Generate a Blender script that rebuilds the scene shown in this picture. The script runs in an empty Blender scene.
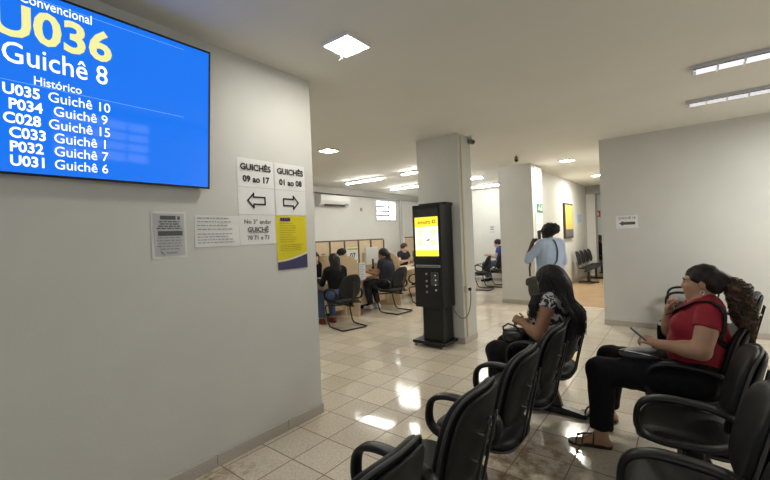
import bpy, bmesh, math, random
import numpy as np
from mathutils import Vector, Matrix
random.seed(7)
S = bpy.context.scene
C = S.collection
PI = math.pi
V = lambda *a: np.array(a, float)

# ------------------------------------------------------------------ camera
CAM_H = 1.55
YAW, PITCH, ROLL, FPX = 0.66383, -0.008143, -0.039551, 386.73
cy, sy, cp, sp = math.cos(YAW), math.sin(YAW), math.cos(PITCH), math.sin(PITCH)
fw = Vector((-sy*cp, cy*cp, sp)); rt = Vector((cy, sy, 0)); up = rt.cross(fw)
cr, sr = math.cos(ROLL), math.sin(ROLL)
rt, up = rt*cr + up*sr, up*cr - rt*sr
cd = bpy.data.cameras.new('camera'); cam = bpy.data.objects.new('camera', cd); C.objects.link(cam)
cd.sensor_width = 36.0; cd.lens = FPX*36/770; cd.clip_start = 0.02
M = Matrix((rt, up, -fw)).transposed().to_4x4(); M.translation = (0, 0, CAM_H)
cam.matrix_world = M
S.camera = cam
# ------------------------------------------------------------------ world, light, exposure
w = bpy.data.worlds.new('world'); S.world = w; w.use_nodes = True
w.node_tree.nodes['Background'].inputs[0].default_value = (0.85, 0.93, 1.0, 1)
w.node_tree.nodes['Background'].inputs[1].default_value = 1.0
S.view_settings.view_transform = 'Standard'; S.view_settings.look = 'None'
S.view_settings.gamma = 1; S.view_settings.use_curve_mapping = False
S.view_settings.exposure = 0.15
WIN_ADDED, WIN_SIDE, WIN_FAR, TUBE, SPOT = 0.8, 1.2, 4.0, 110.0, 40.0
def area(name, loc, rot, sx, sy, power, col=(1, 1, 1)):
    l = bpy.data.lights.new(name, 'AREA'); l.shape = 'RECTANGLE'; l.size = sx; l.size_y = sy
    l.energy = power; l.color = col
    o = bpy.data.objects.new(name, l); C.objects.link(o); o.location = loc; o.rotation_euler = rot
    return o
area('fill_from_back', (.8, -2.5, 1.15), (PI/2, 0, 0), 3.2, 2.1, 12, (.95, .98, 1.0))  # added fill at the back wall, bounced off the floor to lift the ceiling
area('fill_waiting_room', (2.0, 5.6, 2.90), (0, 0, 0), 1.2, .3, 85, (1, .98, .93))  # added fill out of frame to brighten the front wall, no fixture there
area('fill_behind_camera', (.8, -.6, 2.90), (0, 0, 0), 1.2, .3, 3, (1, .98, .93))  # added ceiling fill behind the camera, no fixture there

# ------------------------------------------------------------------ materials
MATS = {}
def mat(name, col, rough=0.6, metal=0.0, noise=0.0, nscale=20.0, bump=0.0, bscale=60.0, emit=0.0, ecol=None, spec=0.5, alpha=1.0, coat=0.0):
    if name in MATS: return MATS[name]
    m = bpy.data.materials.new(name); m.use_nodes = True; MATS[name] = m
    nt = m.node_tree; b = nt.nodes['Principled BSDF']
    b.inputs['Base Color'].default_value = (*col, 1); b.inputs['Roughness'].default_value = rough
    b.inputs['Metallic'].default_value = metal; b.inputs['Specular IOR Level'].default_value = spec
    b.inputs['Coat Weight'].default_value = coat
    tc = nt.nodes.new('ShaderNodeTexCoord')
    if noise:
        n = nt.nodes.new('ShaderNodeTexNoise'); n.inputs['Scale'].default_value = nscale; n.inputs['Detail'].default_value = 5
        nt.links.new(tc.outputs['Object'], n.inputs['Vector'])
        r = nt.nodes.new('ShaderNodeMapRange'); r.inputs[1].default_value = .3; r.inputs[2].default_value = .7
        r.inputs[3].default_value = 1-noise; r.inputs[4].default_value = 1+noise
        nt.links.new(n.outputs[0], r.inputs[0])
        mx = nt.nodes.new('ShaderNodeVectorMath'); mx.operation = 'SCALE'; mx.inputs[0].default_value = col
        nt.links.new(r.outputs[0], mx.inputs['Scale']); nt.links.new(mx.outputs[0], b.inputs['Base Color'])
    if bump:
        n = nt.nodes.new('ShaderNodeTexNoise'); n.inputs['Scale'].default_value = bscale; n.inputs['Detail'].default_value = 4
        nt.links.new(tc.outputs['Object'], n.inputs['Vector'])
        bp = nt.nodes.new('ShaderNodeBump'); bp.inputs['Strength'].default_value = bump; bp.inputs['Distance'].default_value = 0.01
        nt.links.new(n.outputs[0], bp.inputs['Height']); nt.links.new(bp.outputs[0], b.inputs['Normal'])
    if emit:
        b.inputs['Emission Color'].default_value = (*(ecol or col), 1); b.inputs['Emission Strength'].default_value = emit
    if alpha < 1: b.inputs['Alpha'].default_value = alpha
    return m
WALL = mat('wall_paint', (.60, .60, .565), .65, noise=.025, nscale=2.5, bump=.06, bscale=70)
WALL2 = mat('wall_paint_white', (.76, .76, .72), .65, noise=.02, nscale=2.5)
CEIL = mat('ceiling_paint', (.765, .755, .70), .8, noise=.02, nscale=1.5)
STONE = mat('skirting_stone', (.46, .42, .37), .45, noise=.22, nscale=160)
VINYL = mat('black_vinyl', (.0075, .0075, .008), .5, noise=.2, nscale=8, bump=.12, bscale=420, spec=.30)
SHELL = mat('black_plastic_shell', (.010, .010, .0105), .5, bump=.1, bscale=300, spec=.35)
PIPING = mat('grey_piping', (.045, .045, .045), .5)
PLASTIC = mat('arm_plastic', (.007, .007, .0075), .42, spec=.4)
BLKMET = mat('black_metal', (.012, .012, .013), .32)
CHROME = mat('bolt_steel', (.6, .6, .6), .25, metal=1)
WHITE = mat('white_plastic', (.78, .78, .76), .4)
PAPER = mat('paper', (.76, .76, .75), .8, noise=.02, nscale=6)
INK = mat('ink', (.025, .025, .03), .7)
GREYINK = mat('grey_ink', (.30, .30, .31), .8)
WOOD = mat('tan_laminate', (.66, .52, .345), .5, noise=.05, nscale=6)
DKTRIM = mat('dark_trim', (.10, .075, .055), .5)
GREY = mat('grey_metal', (.34, .34, .33), .45)
BLACKSCREEN = mat('black_screen', (.008, .008, .010), .12)

def floor_mat():
    m = bpy.data.materials.new('floor_tiles'); m.use_nodes = True; nt = m.node_tree; b = nt.nodes['Principled BSDF']
    N = nt.nodes.new; L = nt.links.new
    tc = N('ShaderNodeTexCoord'); sep = N('ShaderNodeSeparateXYZ'); L(tc.outputs['Object'], sep.inputs[0])
    def math_(op, a, b_=None, c=None):
        n = N('ShaderNodeMath'); n.operation = op
        for i, v in enumerate((a, b_, c)):
            if v is None: continue
            if isinstance(v, (int, float)): n.inputs[i].default_value = v
            else: L(v, n.inputs[i])
        return n.outputs[0]
    TX, TY, OX, OY = .3205, .3373, -2.566, 1.3726
    u = math_('DIVIDE', math_('SUBTRACT', sep.outputs[0], OX), TX); v = math_('DIVIDE', math_('SUBTRACT', sep.outputs[1], OY), TY)
    def groutd(c):      # distance to the nearest joint
        f = math_('FRACT', c); return math_('MINIMUM', f, math_('SUBTRACT', 1.0, f))
    d = math_('MINIMUM', groutd(u), groutd(v))
    g = N('ShaderNodeMapRange'); g.interpolation_type = 'SMOOTHSTEP'; g.inputs[1].default_value = .009; g.inputs[2].default_value = .017; L(d, g.inputs[0])
    comb = N('ShaderNodeCombineXYZ'); L(math_('FLOOR', u), comb.inputs[0]); L(math_('FLOOR', v), comb.inputs[1])
    wn = N('ShaderNodeTexWhiteNoise'); wn.noise_dimensions = '3D'; L(comb.outputs[0], wn.inputs['Vector'])
    n1 = N('ShaderNodeTexNoise'); n1.inputs['Scale'].default_value = 55; n1.inputs['Detail'].default_value = 6; n1.inputs['Roughness'].default_value = .75; L(tc.outputs['Object'], n1.inputs['Vector'])
    n2 = N('ShaderNodeTexNoise'); n2.inputs['Scale'].default_value = 1.6; n2.inputs['Detail'].default_value = 4; L(tc.outputs['Object'], n2.inputs['Vector'])
    ramp = N('ShaderNodeValToRGB'); e = ramp.color_ramp.elements
    e[0].position = .32; e[0].color = (.50, .44, .345, 1); e[1].position = .68; e[1].color = (.80, .745, .635, 1); L(n1.outputs[0], ramp.inputs[0])
    var = N('ShaderNodeMapRange'); var.inputs[3].default_value = .90; var.inputs[4].default_value = 1.07; L(wn.outputs[0], var.inputs[0])
    sc = N('ShaderNodeVectorMath'); sc.operation = 'SCALE'; L(ramp.outputs[0], sc.inputs[0]); L(var.outputs[0], sc.inputs['Scale'])
    # worn dirt: rusty patches under the bench and soft grime along the joints
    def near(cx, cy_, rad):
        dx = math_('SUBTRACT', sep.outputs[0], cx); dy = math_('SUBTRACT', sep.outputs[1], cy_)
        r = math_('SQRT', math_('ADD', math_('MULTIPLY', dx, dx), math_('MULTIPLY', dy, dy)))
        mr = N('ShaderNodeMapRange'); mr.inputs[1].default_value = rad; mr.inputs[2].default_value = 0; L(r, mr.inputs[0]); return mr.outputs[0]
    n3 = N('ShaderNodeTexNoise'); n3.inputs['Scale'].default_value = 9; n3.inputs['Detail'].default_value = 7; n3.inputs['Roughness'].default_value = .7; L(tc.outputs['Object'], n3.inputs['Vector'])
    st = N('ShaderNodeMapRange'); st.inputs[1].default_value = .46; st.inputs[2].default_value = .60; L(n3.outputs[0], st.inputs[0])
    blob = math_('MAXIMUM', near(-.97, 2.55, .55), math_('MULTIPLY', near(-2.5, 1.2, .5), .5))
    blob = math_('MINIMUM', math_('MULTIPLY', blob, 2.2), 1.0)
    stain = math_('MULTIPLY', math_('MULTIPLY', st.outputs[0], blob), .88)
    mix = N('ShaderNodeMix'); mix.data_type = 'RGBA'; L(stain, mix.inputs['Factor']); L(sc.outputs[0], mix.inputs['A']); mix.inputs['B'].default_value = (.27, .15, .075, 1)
    grime = N('ShaderNodeMapRange'); grime.inputs[1].default_value = .35; grime.inputs[2].default_value = .75; grime.inputs[3].default_value = 0; grime.inputs[4].default_value = .30; L(n2.outputs[0], grime.inputs[0])
    mix2 = N('ShaderNodeMix'); mix2.data_type = 'RGBA'; L(grime.outputs[0], mix2.inputs['Factor']); L(mix.outputs['Result'], mix2.inputs['A']); mix2.inputs['B'].default_value = (.55, .42, .28, 1)
    mix3 = N('ShaderNodeMix'); mix3.data_type = 'RGBA'; L(g.outputs[0], mix3.inputs['Factor']); mix3.inputs['A'].default_value = (.22, .135, .08, 1); L(mix2.outputs['Result'], mix3.inputs['B'])
    L(mix3.outputs['Result'], b.inputs['Base Color'])
    ro = N('ShaderNodeMapRange'); ro.inputs[3].default_value = .6; ro.inputs[4].default_value = .09; L(g.outputs[0], ro.inputs[0])
    rn = math_('ADD', ro.outputs[0], math_('MULTIPLY', math_('SUBTRACT', n2.outputs[0], .45), .25))
    L(rn, b.inputs['Roughness'])
    # each tile is laid a hair off level, and the joints are sunk
    nv = N('ShaderNodeVectorMath'); nv.operation = 'MULTIPLY_ADD'; L(wn.outputs['Color'], nv.inputs[0]); nv.inputs[1].default_value = (.026, .026, 0); nv.inputs[2].default_value = (-.013, -.013, 0)
    geo = N('ShaderNodeNewGeometry'); ad = N('ShaderNodeVectorMath'); ad.operation = 'ADD'; L(geo.outputs['Normal'], ad.inputs[0]); L(nv.outputs[0], ad.inputs[1])
    nm = N('ShaderNodeVectorMath'); nm.operation = 'NORMALIZE'; L(ad.outputs[0], nm.inputs[0])
    bp = N('ShaderNodeBump'); bp.inputs['Strength'].default_value = .35; bp.inputs['Distance'].default_value = .003; L(g.outputs[0], bp.inputs['Height']); L(nm.outputs[0], bp.inputs['Normal'])
    L(bp.outputs[0], b.inputs['Normal'])
    return m
FLOOR = floor_mat()

# ------------------------------------------------------------------ mesh helpers
def obj(name, bm, m, parent=None, smooth=False, world=True, weld=True):
    """links bm as ONE mesh object; with world=True the coordinates are world ones even under a parent."""
    me = bpy.data.meshes.new(name)
    if weld: bmesh.ops.remove_doubles(bm, verts=bm.verts, dist=1e-6)
    bmesh.ops.recalc_face_normals(bm, faces=bm.faces)
    if parent is not None and world:
        p = parent; T = Matrix.Identity(4)
        while p is not None: T = p.matrix_basis @ T; p = p.parent
        bmesh.ops.transform(bm, matrix=T.inverted(), verts=bm.verts)
    bm.to_mesh(me); bm.free()
    for mm in (m if isinstance(m, (list, tuple)) else [m]): me.materials.append(mm)
    if smooth:
        me.shade_smooth()
        if smooth != 'all': me.set_sharp_from_angle(angle=math.radians(40))
    o = bpy.data.objects.new(name, me); C.objects.link(o)
    if parent is not None: o.parent = parent
    return o
def tag(o, label, cat, group=None, kind=None):
    o['label'] = label; o['category'] = cat
    if group: o['group'] = group
    if kind: o['kind'] = kind
    return o
def thing(name, label, cat, loc=(0, 0, 0), rz=0, group=None):
    o = bpy.data.objects.new(name, None); C.objects.link(o); o.location = loc; o.rotation_euler = (0, 0, rz)
    o.empty_display_size = .1
    return tag(o, label, cat, group)
def origin(o, loc):
    """moves a mesh thing's origin to its base."""
    o.data.transform(Matrix.Translation(-Vector(loc))); o.location = loc; return o
def struct(o, label=None):
    o['kind'] = 'structure'
    if label: o['label'] = label
    return o
def copy_tree(o, parent=None):
    c = o.copy(); C.objects.link(c)
    if parent is not None: c.parent = parent
    for ch in list(o.children): copy_tree(ch, c)
    return c
def BM(): return bmesh.new()
def box(bm, x0, x1, y0, y1, z0, z1, bev=0.0, seg=2):
    r = bmesh.ops.create_cube(bm, size=1); vs = r['verts']
    for v in vs: v.co = Vector(((x0+x1)/2+v.co.x*(x1-x0), (y0+y1)/2+v.co.y*(y1-y0), (z0+z1)/2+v.co.z*(z1-z0)))
    if bev:
        es = list({e for v in vs for e in v.link_edges})
        bmesh.ops.bevel(bm, geom=es, offset=bev, segments=seg, profile=.5, affect='EDGES')
    return bm
def tube(bm, pts, rad, n=10, closed=False, flat=None, upv=(0, 0, 1), cap=True):
    """sweep along pts; rad is a number or list; flat=(a,b) gives an elliptic/rounded-rect section (a along side, b along normal)."""
    pts = [Vector(p) for p in pts]; k = len(pts); rings = []
    prev = None
    for i, p in enumerate(pts):
        if closed: t = pts[(i+1) % k]-pts[i-1]
        else: t = pts[min(i+1, k-1)]-pts[max(i-1, 0)]
        t.normalize()
        if prev is None:
            u = Vector(upv); u = u-t*u.dot(t)
            if u.length < 1e-3: u = Vector((1, 0, 0))-t*t.x
        else: u = prev-t*prev.dot(t)
        u.normalize(); prev = u; s = t.cross(u)
        r = rad[i] if isinstance(rad, (list, tuple)) else rad
        ring = []
        for j in range(n):
            a = 2*PI*j/n; c_, s_ = math.cos(a), math.sin(a)
            if flat:
                e = 2/3.5
                c_ = math.copysign(abs(c_)**e, c_)*flat[0]; s_ = math.copysign(abs(s_)**e, s_)*flat[1]
            else: c_ *= r; s_ *= r
            ring.append(bm.verts.new(p+s*c_+u*s_))
        rings.append(ring)
    for i in range(k if closed else k-1):
        a, b = rings[i], rings[(i+1) % k]
        for j in range(n): bm.faces.new((a[j], a[(j+1) % n], b[(j+1) % n], b[j]))
    if not closed and cap:
        bm.faces.new(rings[0][::-1]); bm.faces.new(rings[-1])
    return bm
def cyl(bm, a, b, r0, r1=None, n=20):
    return tube(bm, [a, b], [r0, r0 if r1 is None else r1], n)
def lathe(bm, prof, c, n=24):
    rings = []
    for r, z in prof:
        rings.append([bm.verts.new((c[0]+r*math.cos(2*PI*j/n), c[1]+r*math.sin(2*PI*j/n), c[2]+z)) for j in range(n)])
    for a, b in zip(rings, rings[1:]):
        for j in range(n): bm.faces.new((a[j], a[(j+1) % n], b[(j+1) % n], b[j]))
    bm.faces.new(rings[0][::-1]); bm.faces.new(rings[-1]); return bm
def sphere(bm, c, r, n=12):
    q = bmesh.ops.create_uvsphere(bm, u_segments=n*2, v_segments=n, radius=1)
    r = r if isinstance(r, (tuple, list)) else (r, r, r)
    for v in q['verts']: v.co = Vector((c[0]+v.co.x*r[0], c[1]+v.co.y*r[1], c[2]+v.co.z*r[2]))
    return bm
def quad3(bm, o, u, v, thick):
    """thin slab with corner o, edges u, v, thickness vector thick."""
    o, u, v, t = map(Vector, (o, u, v, thick))
    a = [bm.verts.new(o+i*u+j*v+k*t) for k in (0, 1) for j in (0, 1) for i in (0, 1)]
    for f in ((0, 1, 3, 2), (4, 6, 7, 5), (0, 4, 5, 1), (2, 3, 7, 6), (0, 2, 6, 4), (1, 5, 7, 3)): bm.faces.new([a[i] for i in f])
    return bm
def outline(a, b, n=4.0, k=48):
    out = []
    for i in range(k):
        t = 2*PI*i/k; c, s = math.cos(t), math.sin(t)
        out.append((a*math.copysign(abs(c)**(2/n), c), b*math.copysign(abs(s)**(2/n), s)))
    return out
def pad(bm, a, b, t, fn, n=4.0, k=48, p=5.0):
    """upholstered pad: superellipse outline a x b, thickness t, mapped to space by fn(u, v, w)."""
    rs = [0, .45, .75, .9, .97, 1.0]
    ol = outline(a, b, n, k); layers = []
    seq = [(r, +1) for r in rs] + [(r, -1) for r in rs[::-1]]
    for r, sgn in seq:
        wv = sgn*t/2*max(0.0, (1-r**p))**(1/p*2.0)
        if r == 0: layers.append([bm.verts.new(fn(0, 0, wv))]); continue
        layers.append([bm.verts.new(fn(r*x, r*y, wv)) for x, y in ol])
    for A, B in zip(layers, layers[1:]):
        if len(A) == 1:
            for j in range(k): bm.faces.new((A[0], B[j], B[(j+1) % k]))
        elif len(B) == 1:
            for j in range(k): bm.faces.new((A[j], B[0], A[(j+1) % k]))
        else:
            for j in range(k): bm.faces.new((A[j], B[j], B[(j+1) % k], A[(j+1) % k]))
    return bm
def prism(bm, poly, o, u, v, t):
    """extruded polygon: poly in (u, v) coordinates from o, thickness vector t."""
    o, u, v, t = map(Vector, (o, u, v, t))
    lo = [bm.verts.new(o+u*x+v*y) for x, y in poly]; hi = [bm.verts.new(o+u*x+v*y+t) for x, y in poly]
    bm.faces.new(lo[::-1]); bm.faces.new(hi); k = len(poly)
    for i in range(k): bm.faces.new((lo[i], lo[(i+1) % k], hi[(i+1) % k], hi[i]))
    return bm
def text_into(bm, s, size, o, u, v, align='CENTER', bold=0.0, sx=1.0):
    cu = bpy.data.curves.new('t', 'FONT'); cu.body = s; cu.size = size; cu.align_x = align; cu.offset = bold*size; cu.resolution_u = 3
    to = bpy.data.objects.new('t', cu); C.objects.link(to)
    dg = bpy.context.evaluated_depsgraph_get(); me = bpy.data.meshes.new_from_object(to.evaluated_get(dg))
    o, u, v = Vector(o), Vector(u), Vector(v); n = u.cross(v)
    me.transform(Matrix.Translation(o) @ Matrix((u*sx, v, n)).transposed().to_4x4())
    bm.from_mesh(me)
    bpy.data.objects.remove(to); bpy.data.curves.remove(cu); bpy.data.meshes.remove(me)
    return bm
def arc(c, r, a0, a1, k, ux, uy):
    c, ux, uy = Vector(c), Vector(ux), Vector(uy)
    return [c+ux*(r*math.cos(a0+(a1-a0)*i/k))+uy*(r*math.sin(a0+(a1-a0)*i/k)) for i in range(k+1)]
#%%MID
# ------------------------------------------------------------------ smooth solids for bodies, hair and clothes
def unit(v): v = np.asarray(v, float); return v/np.linalg.norm(v)
def cap(a, b, ra, rb=None, k=.03): return ('c', np.asarray(a, float), np.asarray(b, float), ra, ra if rb is None else rb, k)
def ell(c, r, ax=None, k=.03): return ('e', np.asarray(c, float), np.asarray(r, float), np.eye(3) if ax is None else np.asarray(ax, float), k)
def cut(p): return ('-',)+p            # subtract a primitive
def plane(p, n): return ('p', np.asarray(p, float), unit(n))     # keep the side n points away from
def sub(prims): return ('g', prims)    # a group evaluated on its own, then united with little blending
def prim_d(p, X):
    if p[0] == 'c':
        a, b, ra, rb = p[1:5]; ab = b-a; L2 = max(ab@ab, 1e-9)
        t = np.clip(((X-a)@ab)/L2, 0, 1)
        return np.linalg.norm(X-a-t[:, None]*ab, axis=1)-(ra+(rb-ra)*t)
    if p[0] == 'e':
        q = (X-p[1])@p[3].T
        k0 = np.linalg.norm(q/p[2], axis=1); k1 = np.linalg.norm(q/p[2]**2, axis=1)+1e-9
        return k0*(k0-1)/k1
def field(prims, X, infl=0.0):
    D = np.full(len(X), 1e3)
    for p in prims:
        if p[0] == 'p': D = np.maximum(D, (X-p[1])@p[2]); continue
        if p[0] == '-':
            d = -prim_d(p[1:], X); k = p[-1]
            h = np.maximum(k-np.abs(D-d), 0)/max(k, 1e-6); D = np.maximum(D, d)+h*h*k/4; continue
        if p[0] == 'g': d = field(p[1], X); k = .006
        else: d = prim_d(p, X)-infl; k = p[-1]
        h = np.maximum(k-np.abs(D-d), 0)/max(k, 1e-6); D = np.minimum(D, d)-h*h*k/4
    return D
def pbounds(prims):
    lo, hi = np.full(3, 1e9), np.full(3, -1e9)
    for p in prims:
        if p[0] == 'c':
            for q, r in ((p[1], p[3]), (p[2], p[4])): lo = np.minimum(lo, q-r); hi = np.maximum(hi, q+r)
        elif p[0] == 'e': r = p[2].max(); lo = np.minimum(lo, p[1]-r); hi = np.maximum(hi, p[1]+r)
        elif p[0] == 'g': l, h = pbounds(p[1]); lo = np.minimum(lo, l); hi = np.maximum(hi, h)
    return lo, hi
def solid(name, prims, h, m, parent=None, infl=0.0, disp=None, iters=0):
    """polygonise the united primitives as ONE closed smooth mesh."""
    lo, hi = pbounds(prims); pad_ = infl+3*h; lo = lo-pad_; hi = hi+pad_
    B = 6; n = np.ceil((hi-lo)/h).astype(int); n = ((n+B-1)//B)*B
    f = lambda X: field(prims, X, infl)+(disp(X) if disp else 0)
    nb = n//B
    g = np.stack(np.meshgrid(*[np.arange(k) for k in nb], indexing='ij'), -1).reshape(-1, 3)
    cen = lo+(g*B+(B-1)/2)*h
    dc = f(cen); near = np.abs(dc) < B*h*1.35
    D = np.repeat(np.repeat(np.repeat(dc.reshape(nb), B, 0), B, 1), B, 2)
    loc = np.stack(np.meshgrid(*[np.arange(B)]*3, indexing='ij'), -1).reshape(-1, 3)
    idx = (g[near][:, None, :]*B+loc[None]).reshape(-1, 3)
    vals = np.concatenate([f(lo+idx[i:i+200000]*h) for i in range(0, len(idx), 200000)]) if len(idx) else np.zeros(0)
    D[idx[:, 0], idx[:, 1], idx[:, 2]] = vals
    s = D < 0
    cn = np.array(D.shape)-1
    acc = np.zeros((*cn, 3), np.float32); cnt = np.zeros(cn, np.float32)
    quads = []
    for a in range(3):
        sl0 = [slice(None)]*3; sl1 = [slice(None)]*3; sl0[a] = slice(0, -1); sl1[a] = slice(1, None)
        e = s[tuple(sl0)] != s[tuple(sl1)]
        I = np.argwhere(e)
        if not len(I): continue
        J = I.copy(); J[:, a] += 1
        d0 = D[tuple(I.T)]; d1 = D[tuple(J.T)]; t = np.clip(d0/(d0-d1+1e-12), 0, 1)
        P = I.astype(np.float32); P[:, a] += t
        b, c = (a+1) % 3, (a+2) % 3
        ok = (I[:, b] > 0) & (I[:, c] > 0) & (I[:, b] < cn[b]) & (I[:, c] < cn[c])
        I, P, d0 = I[ok], P[ok], d0[ok]
        cells = []
        for db, dc_ in ((-1, -1), (0, -1), (0, 0), (-1, 0)):
            K = I.copy(); K[:, b] += db; K[:, c] += dc_
            np.add.at(acc, tuple(K.T), P); np.add.at(cnt, tuple(K.T), 1); cells.append(K)
        q = np.stack(cells, 1); q[d0 > 0] = q[d0 > 0][:, ::-1]
        quads.append(q)
    Q = np.concatenate(quads); ids = np.full(cn, -1); occ = cnt > 0
    ids[occ] = np.arange(occ.sum()); verts = lo+(acc[occ]/cnt[occ][:, None])*h
    F = ids[tuple(Q.reshape(-1, 3).T)].reshape(-1, 4)
    for _ in range(iters):
        A = np.zeros_like(verts); nn_ = np.zeros(len(verts))
        for i in range(4):
            np.add.at(A, F[:, i], verts[F[:, (i+1) % 4]]); np.add.at(nn_, F[:, i], 1)
        verts = verts*.5+A/np.maximum(nn_, 1)[:, None]*.5
    off = np.zeros(3)
    p = parent
    while p is not None: off = off+np.array(p.location); p = p.parent
    me = bpy.data.meshes.new(name); me.from_pydata((verts-off).tolist(), [], F.tolist()); me.update()
    me.materials.append(m); me.shade_smooth()
    o = bpy.data.objects.new(name, me); C.objects.link(o)
    if parent is not None: o.parent = parent
    return o
def rot_to(axis, ang):
    return np.array(Matrix.Rotation(ang, 3, Vector(axis)))
def frame(F, U=(0, 0, 1)):
    """rows: right, forward, up"""
    F = unit(F); R = unit(np.cross(F, U)); U = np.cross(R, F); return np.array([R, F, U])
def hand_prims(w, d, palm, thumb, curl=.5, spread=.04, s=1.0, thumb_curl=.5):
    """w wrist point, d direction of the palm, palm the way the palm faces, thumb the side of the thumb."""
    d = unit(d); palm = unit(palm-d*(palm@d)); t = np.cross(d, palm); t = t if t@thumb > 0 else -t
    P = [cap(w, w+d*.03*s, .022*s, .024*s, .02)]
    for i in range(4):
        off = (.026-.0175*i)*s
        base = w+d*.078*s+t*off*1.05
        P.append(cap(w+d*.02*s+t*off*.6, base, .0135*s, .0115*s, .012))
    chains = []
    for i, (L, r) in enumerate(((.072, .0092), (.080, .0095), (.074, .009), (.058, .008))):
        off = (.026-.0175*i)*s
        p = w+d*.078*s+t*off*1.05; dd = unit(d+t*(spread*(1.5-i)))
        ax = np.cross(dd, palm); c = curl*(1+.08*i); seg = []
        for j, fr in enumerate((.46, .31, .23)):
            dd = rot_to(ax, c*(.75, 1.0, .7)[j]) @ dd
            q = p+dd*L*fr*s; seg.append(cap(p, q, r*s*(1-.09*j), r*s*(1-.09*(j+1)), .004)); p = q
        chains.append(sub(seg))
    p = w+d*.018*s+t*.022*s; dd = unit(d*.75+t*.75+palm*.25); seg = []
    for j, (L, r) in enumerate(((.042, .0125), (.032, .0105), (.026, .0095))):
        q = p+dd*L*s; seg.append(cap(p, q, r*s, r*s*.92, .006)); p = q
        dd = unit(dd+(-t*.55+palm*.25+d*.2)*thumb_curl)
    return P+chains+[sub(seg)]
def head_prims(c, F, U, s=1.0):
    A = frame(F, U); R, F, U = A
    q = lambda r, f, u: c+(R*r+F*f+U*u)*s
    e = lambda pos, rad, k=.02: ell(q(*pos), np.array(rad)*s, A, k)
    P = [e((0, -.012, .028), (.074, .096, .084)), e((0, .034, -.038), (.060, .068, .080), .03), e((0, .070, -.100), (.026, .024, .020), .03),
         e((0, .078, .030), (.052, .016, .014), .02), cap(q(0, .090, .016), q(0, .106, -.024), .008*s, .013*s, .012),
         cap(q(-.010, .098, -.028), q(.010, .098, -.028), .009*s, .009*s, .008),
         e((-.034, .066, -.022), (.022, .020, .020), .02), e((.034, .066, -.022), (.022, .020, .020), .02)]
    for sx in (-1, 1): P.append(cut(e((sx*.031, .098, .008), (.017, .014, .010), .012)))
    P += [e((0, .097, -.055), (.023, .011, .0075), .006), e((0, .095, -.068), (.020, .011, .0085), .006)]
    for sx in (-1, 1):
        P.append(e((sx*.074, -.006, -.008), (.010, .019, .031), .008)); P.append(cut(e((sx*.084, .002, -.006), (.006, .010, .018), .004)))
    return P, q, A
def limb(a, b, ra, rb, bulge=0.0, side=None, k=.02):
    P = [cap(a, b, ra, rb, k)]
    if bulge:
        m = a+(b-a)*.32+(side if side is not None else 0)
        P.append(ell(m, (bulge, bulge, np.linalg.norm(b-a)*.30), frame_z(b-a), k))
    return P
def frame_z(d):
    d = unit(d); x = unit(np.cross(d, (0, 1, .1))); y = np.cross(d, x); return np.array([x, y, d])
def torso_prims(J, st=1.0, bust=0.0, belly=0.0):
    """chest, waist and pelvis as oriented ellipsoids joined along the spine."""
    P = []
    lat = unit(J['sr']-J['sl']); spine = unit(J['neck']-J['pelvis'])
    fwd = unit(np.cross(spine, lat)); fwd = fwd if fwd@J['fwd'] > 0 else -fwd
    A = np.array([lat, fwd, np.cross(lat, fwd)]); A[2] = A[2] if A[2]@spine > 0 else -A[2]
    hw = np.linalg.norm(J['sr']-J['sl'])/2
    P.append(ell(J['chest'], (hw*.88*st, .105*st, .17), A, .05))
    P.append(ell(J['waist'], (hw*.76*st+belly*.3, .10*st+belly*.4, .14), A, .08))
    P.append(ell(J['pelvis'], (hw*.90*st+belly*.2, .115*st, .125), A, .08))
    P.append(cap(J['sl']*.8+J['neck']*.2, J['sr']*.8+J['neck']*.2, .055*st, None, .05))
    P.append(cap(J['neck']-spine*.05+lat*.07, J['neck']-spine*.05-lat*.07, .05*st, None, .05))
    if bust:
        for s_ in (-1, 1): P.append(ell(J['chest']+lat*s_*hw*.44+fwd*.085*st-spine*.02, (bust, bust*.95, bust), A, .04))
    if belly: P.append(ell(J['waist']-spine*.04+fwd*.065, (hw*.62+belly*.3, belly, .11), A, .06))
    return P, A
CLOTH = {}
def snap(body, p, off=.008):
    """lays a point on the outside of someone's top."""
    P, infl = CLOTH[body.name]; p = np.array(p, float)
    for _ in range(10):
        X = np.array([p]+[p+e for e in np.eye(3)*.002]); d = field(P, X, infl); g = (d[1:]-d[0])/.002
        n = np.linalg.norm(g)
        if n < .05: break
        p = p-g/n*np.clip(d[0]-off, -.04, .04)
    return p
def skin(name, col): return mat('skin_'+name, col, .5, noise=.06, nscale=14)
def add_eyes(body, q, A, s):
    for sx in (-1, 1):
        bm = BM(); c = q(sx*.031, .0785, .008); sphere(bm, c, .0115*s, 8)
        e = obj('eye', bm, mat('eye_white', (.42, .40, .38), .2), body, 'all')
        bm = BM(); sphere(bm, c+A[1]*.0085*s, .0062*s, 6); obj('iris', bm, mat('eye_dark', (.02, .012, .01), .15), e, 'all')
        bm = BM(); a = q(sx*.048, .084, .026); m_ = q(sx*.032, .097, .031); b = q(sx*.014, .098, .027)
        tube(bm, [a, m_, b], [.0022*s, .0045*s, .0028*s], 6); obj('eyebrow', bm, mat('brow_dark', (.02, .013, .01), .8), body, 'all')
def strands(bm, fn, n, k=12, r=.0025, sides=4):
    for i in range(n):
        pts = fn(i); kk = len(pts)
        tube(bm, pts, [r*(1.0 if j < kk*.6 else 1-.8*(j-kk*.6)/(kk*.4)) for j in range(kk)], sides, cap=False)
    return bm
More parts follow.
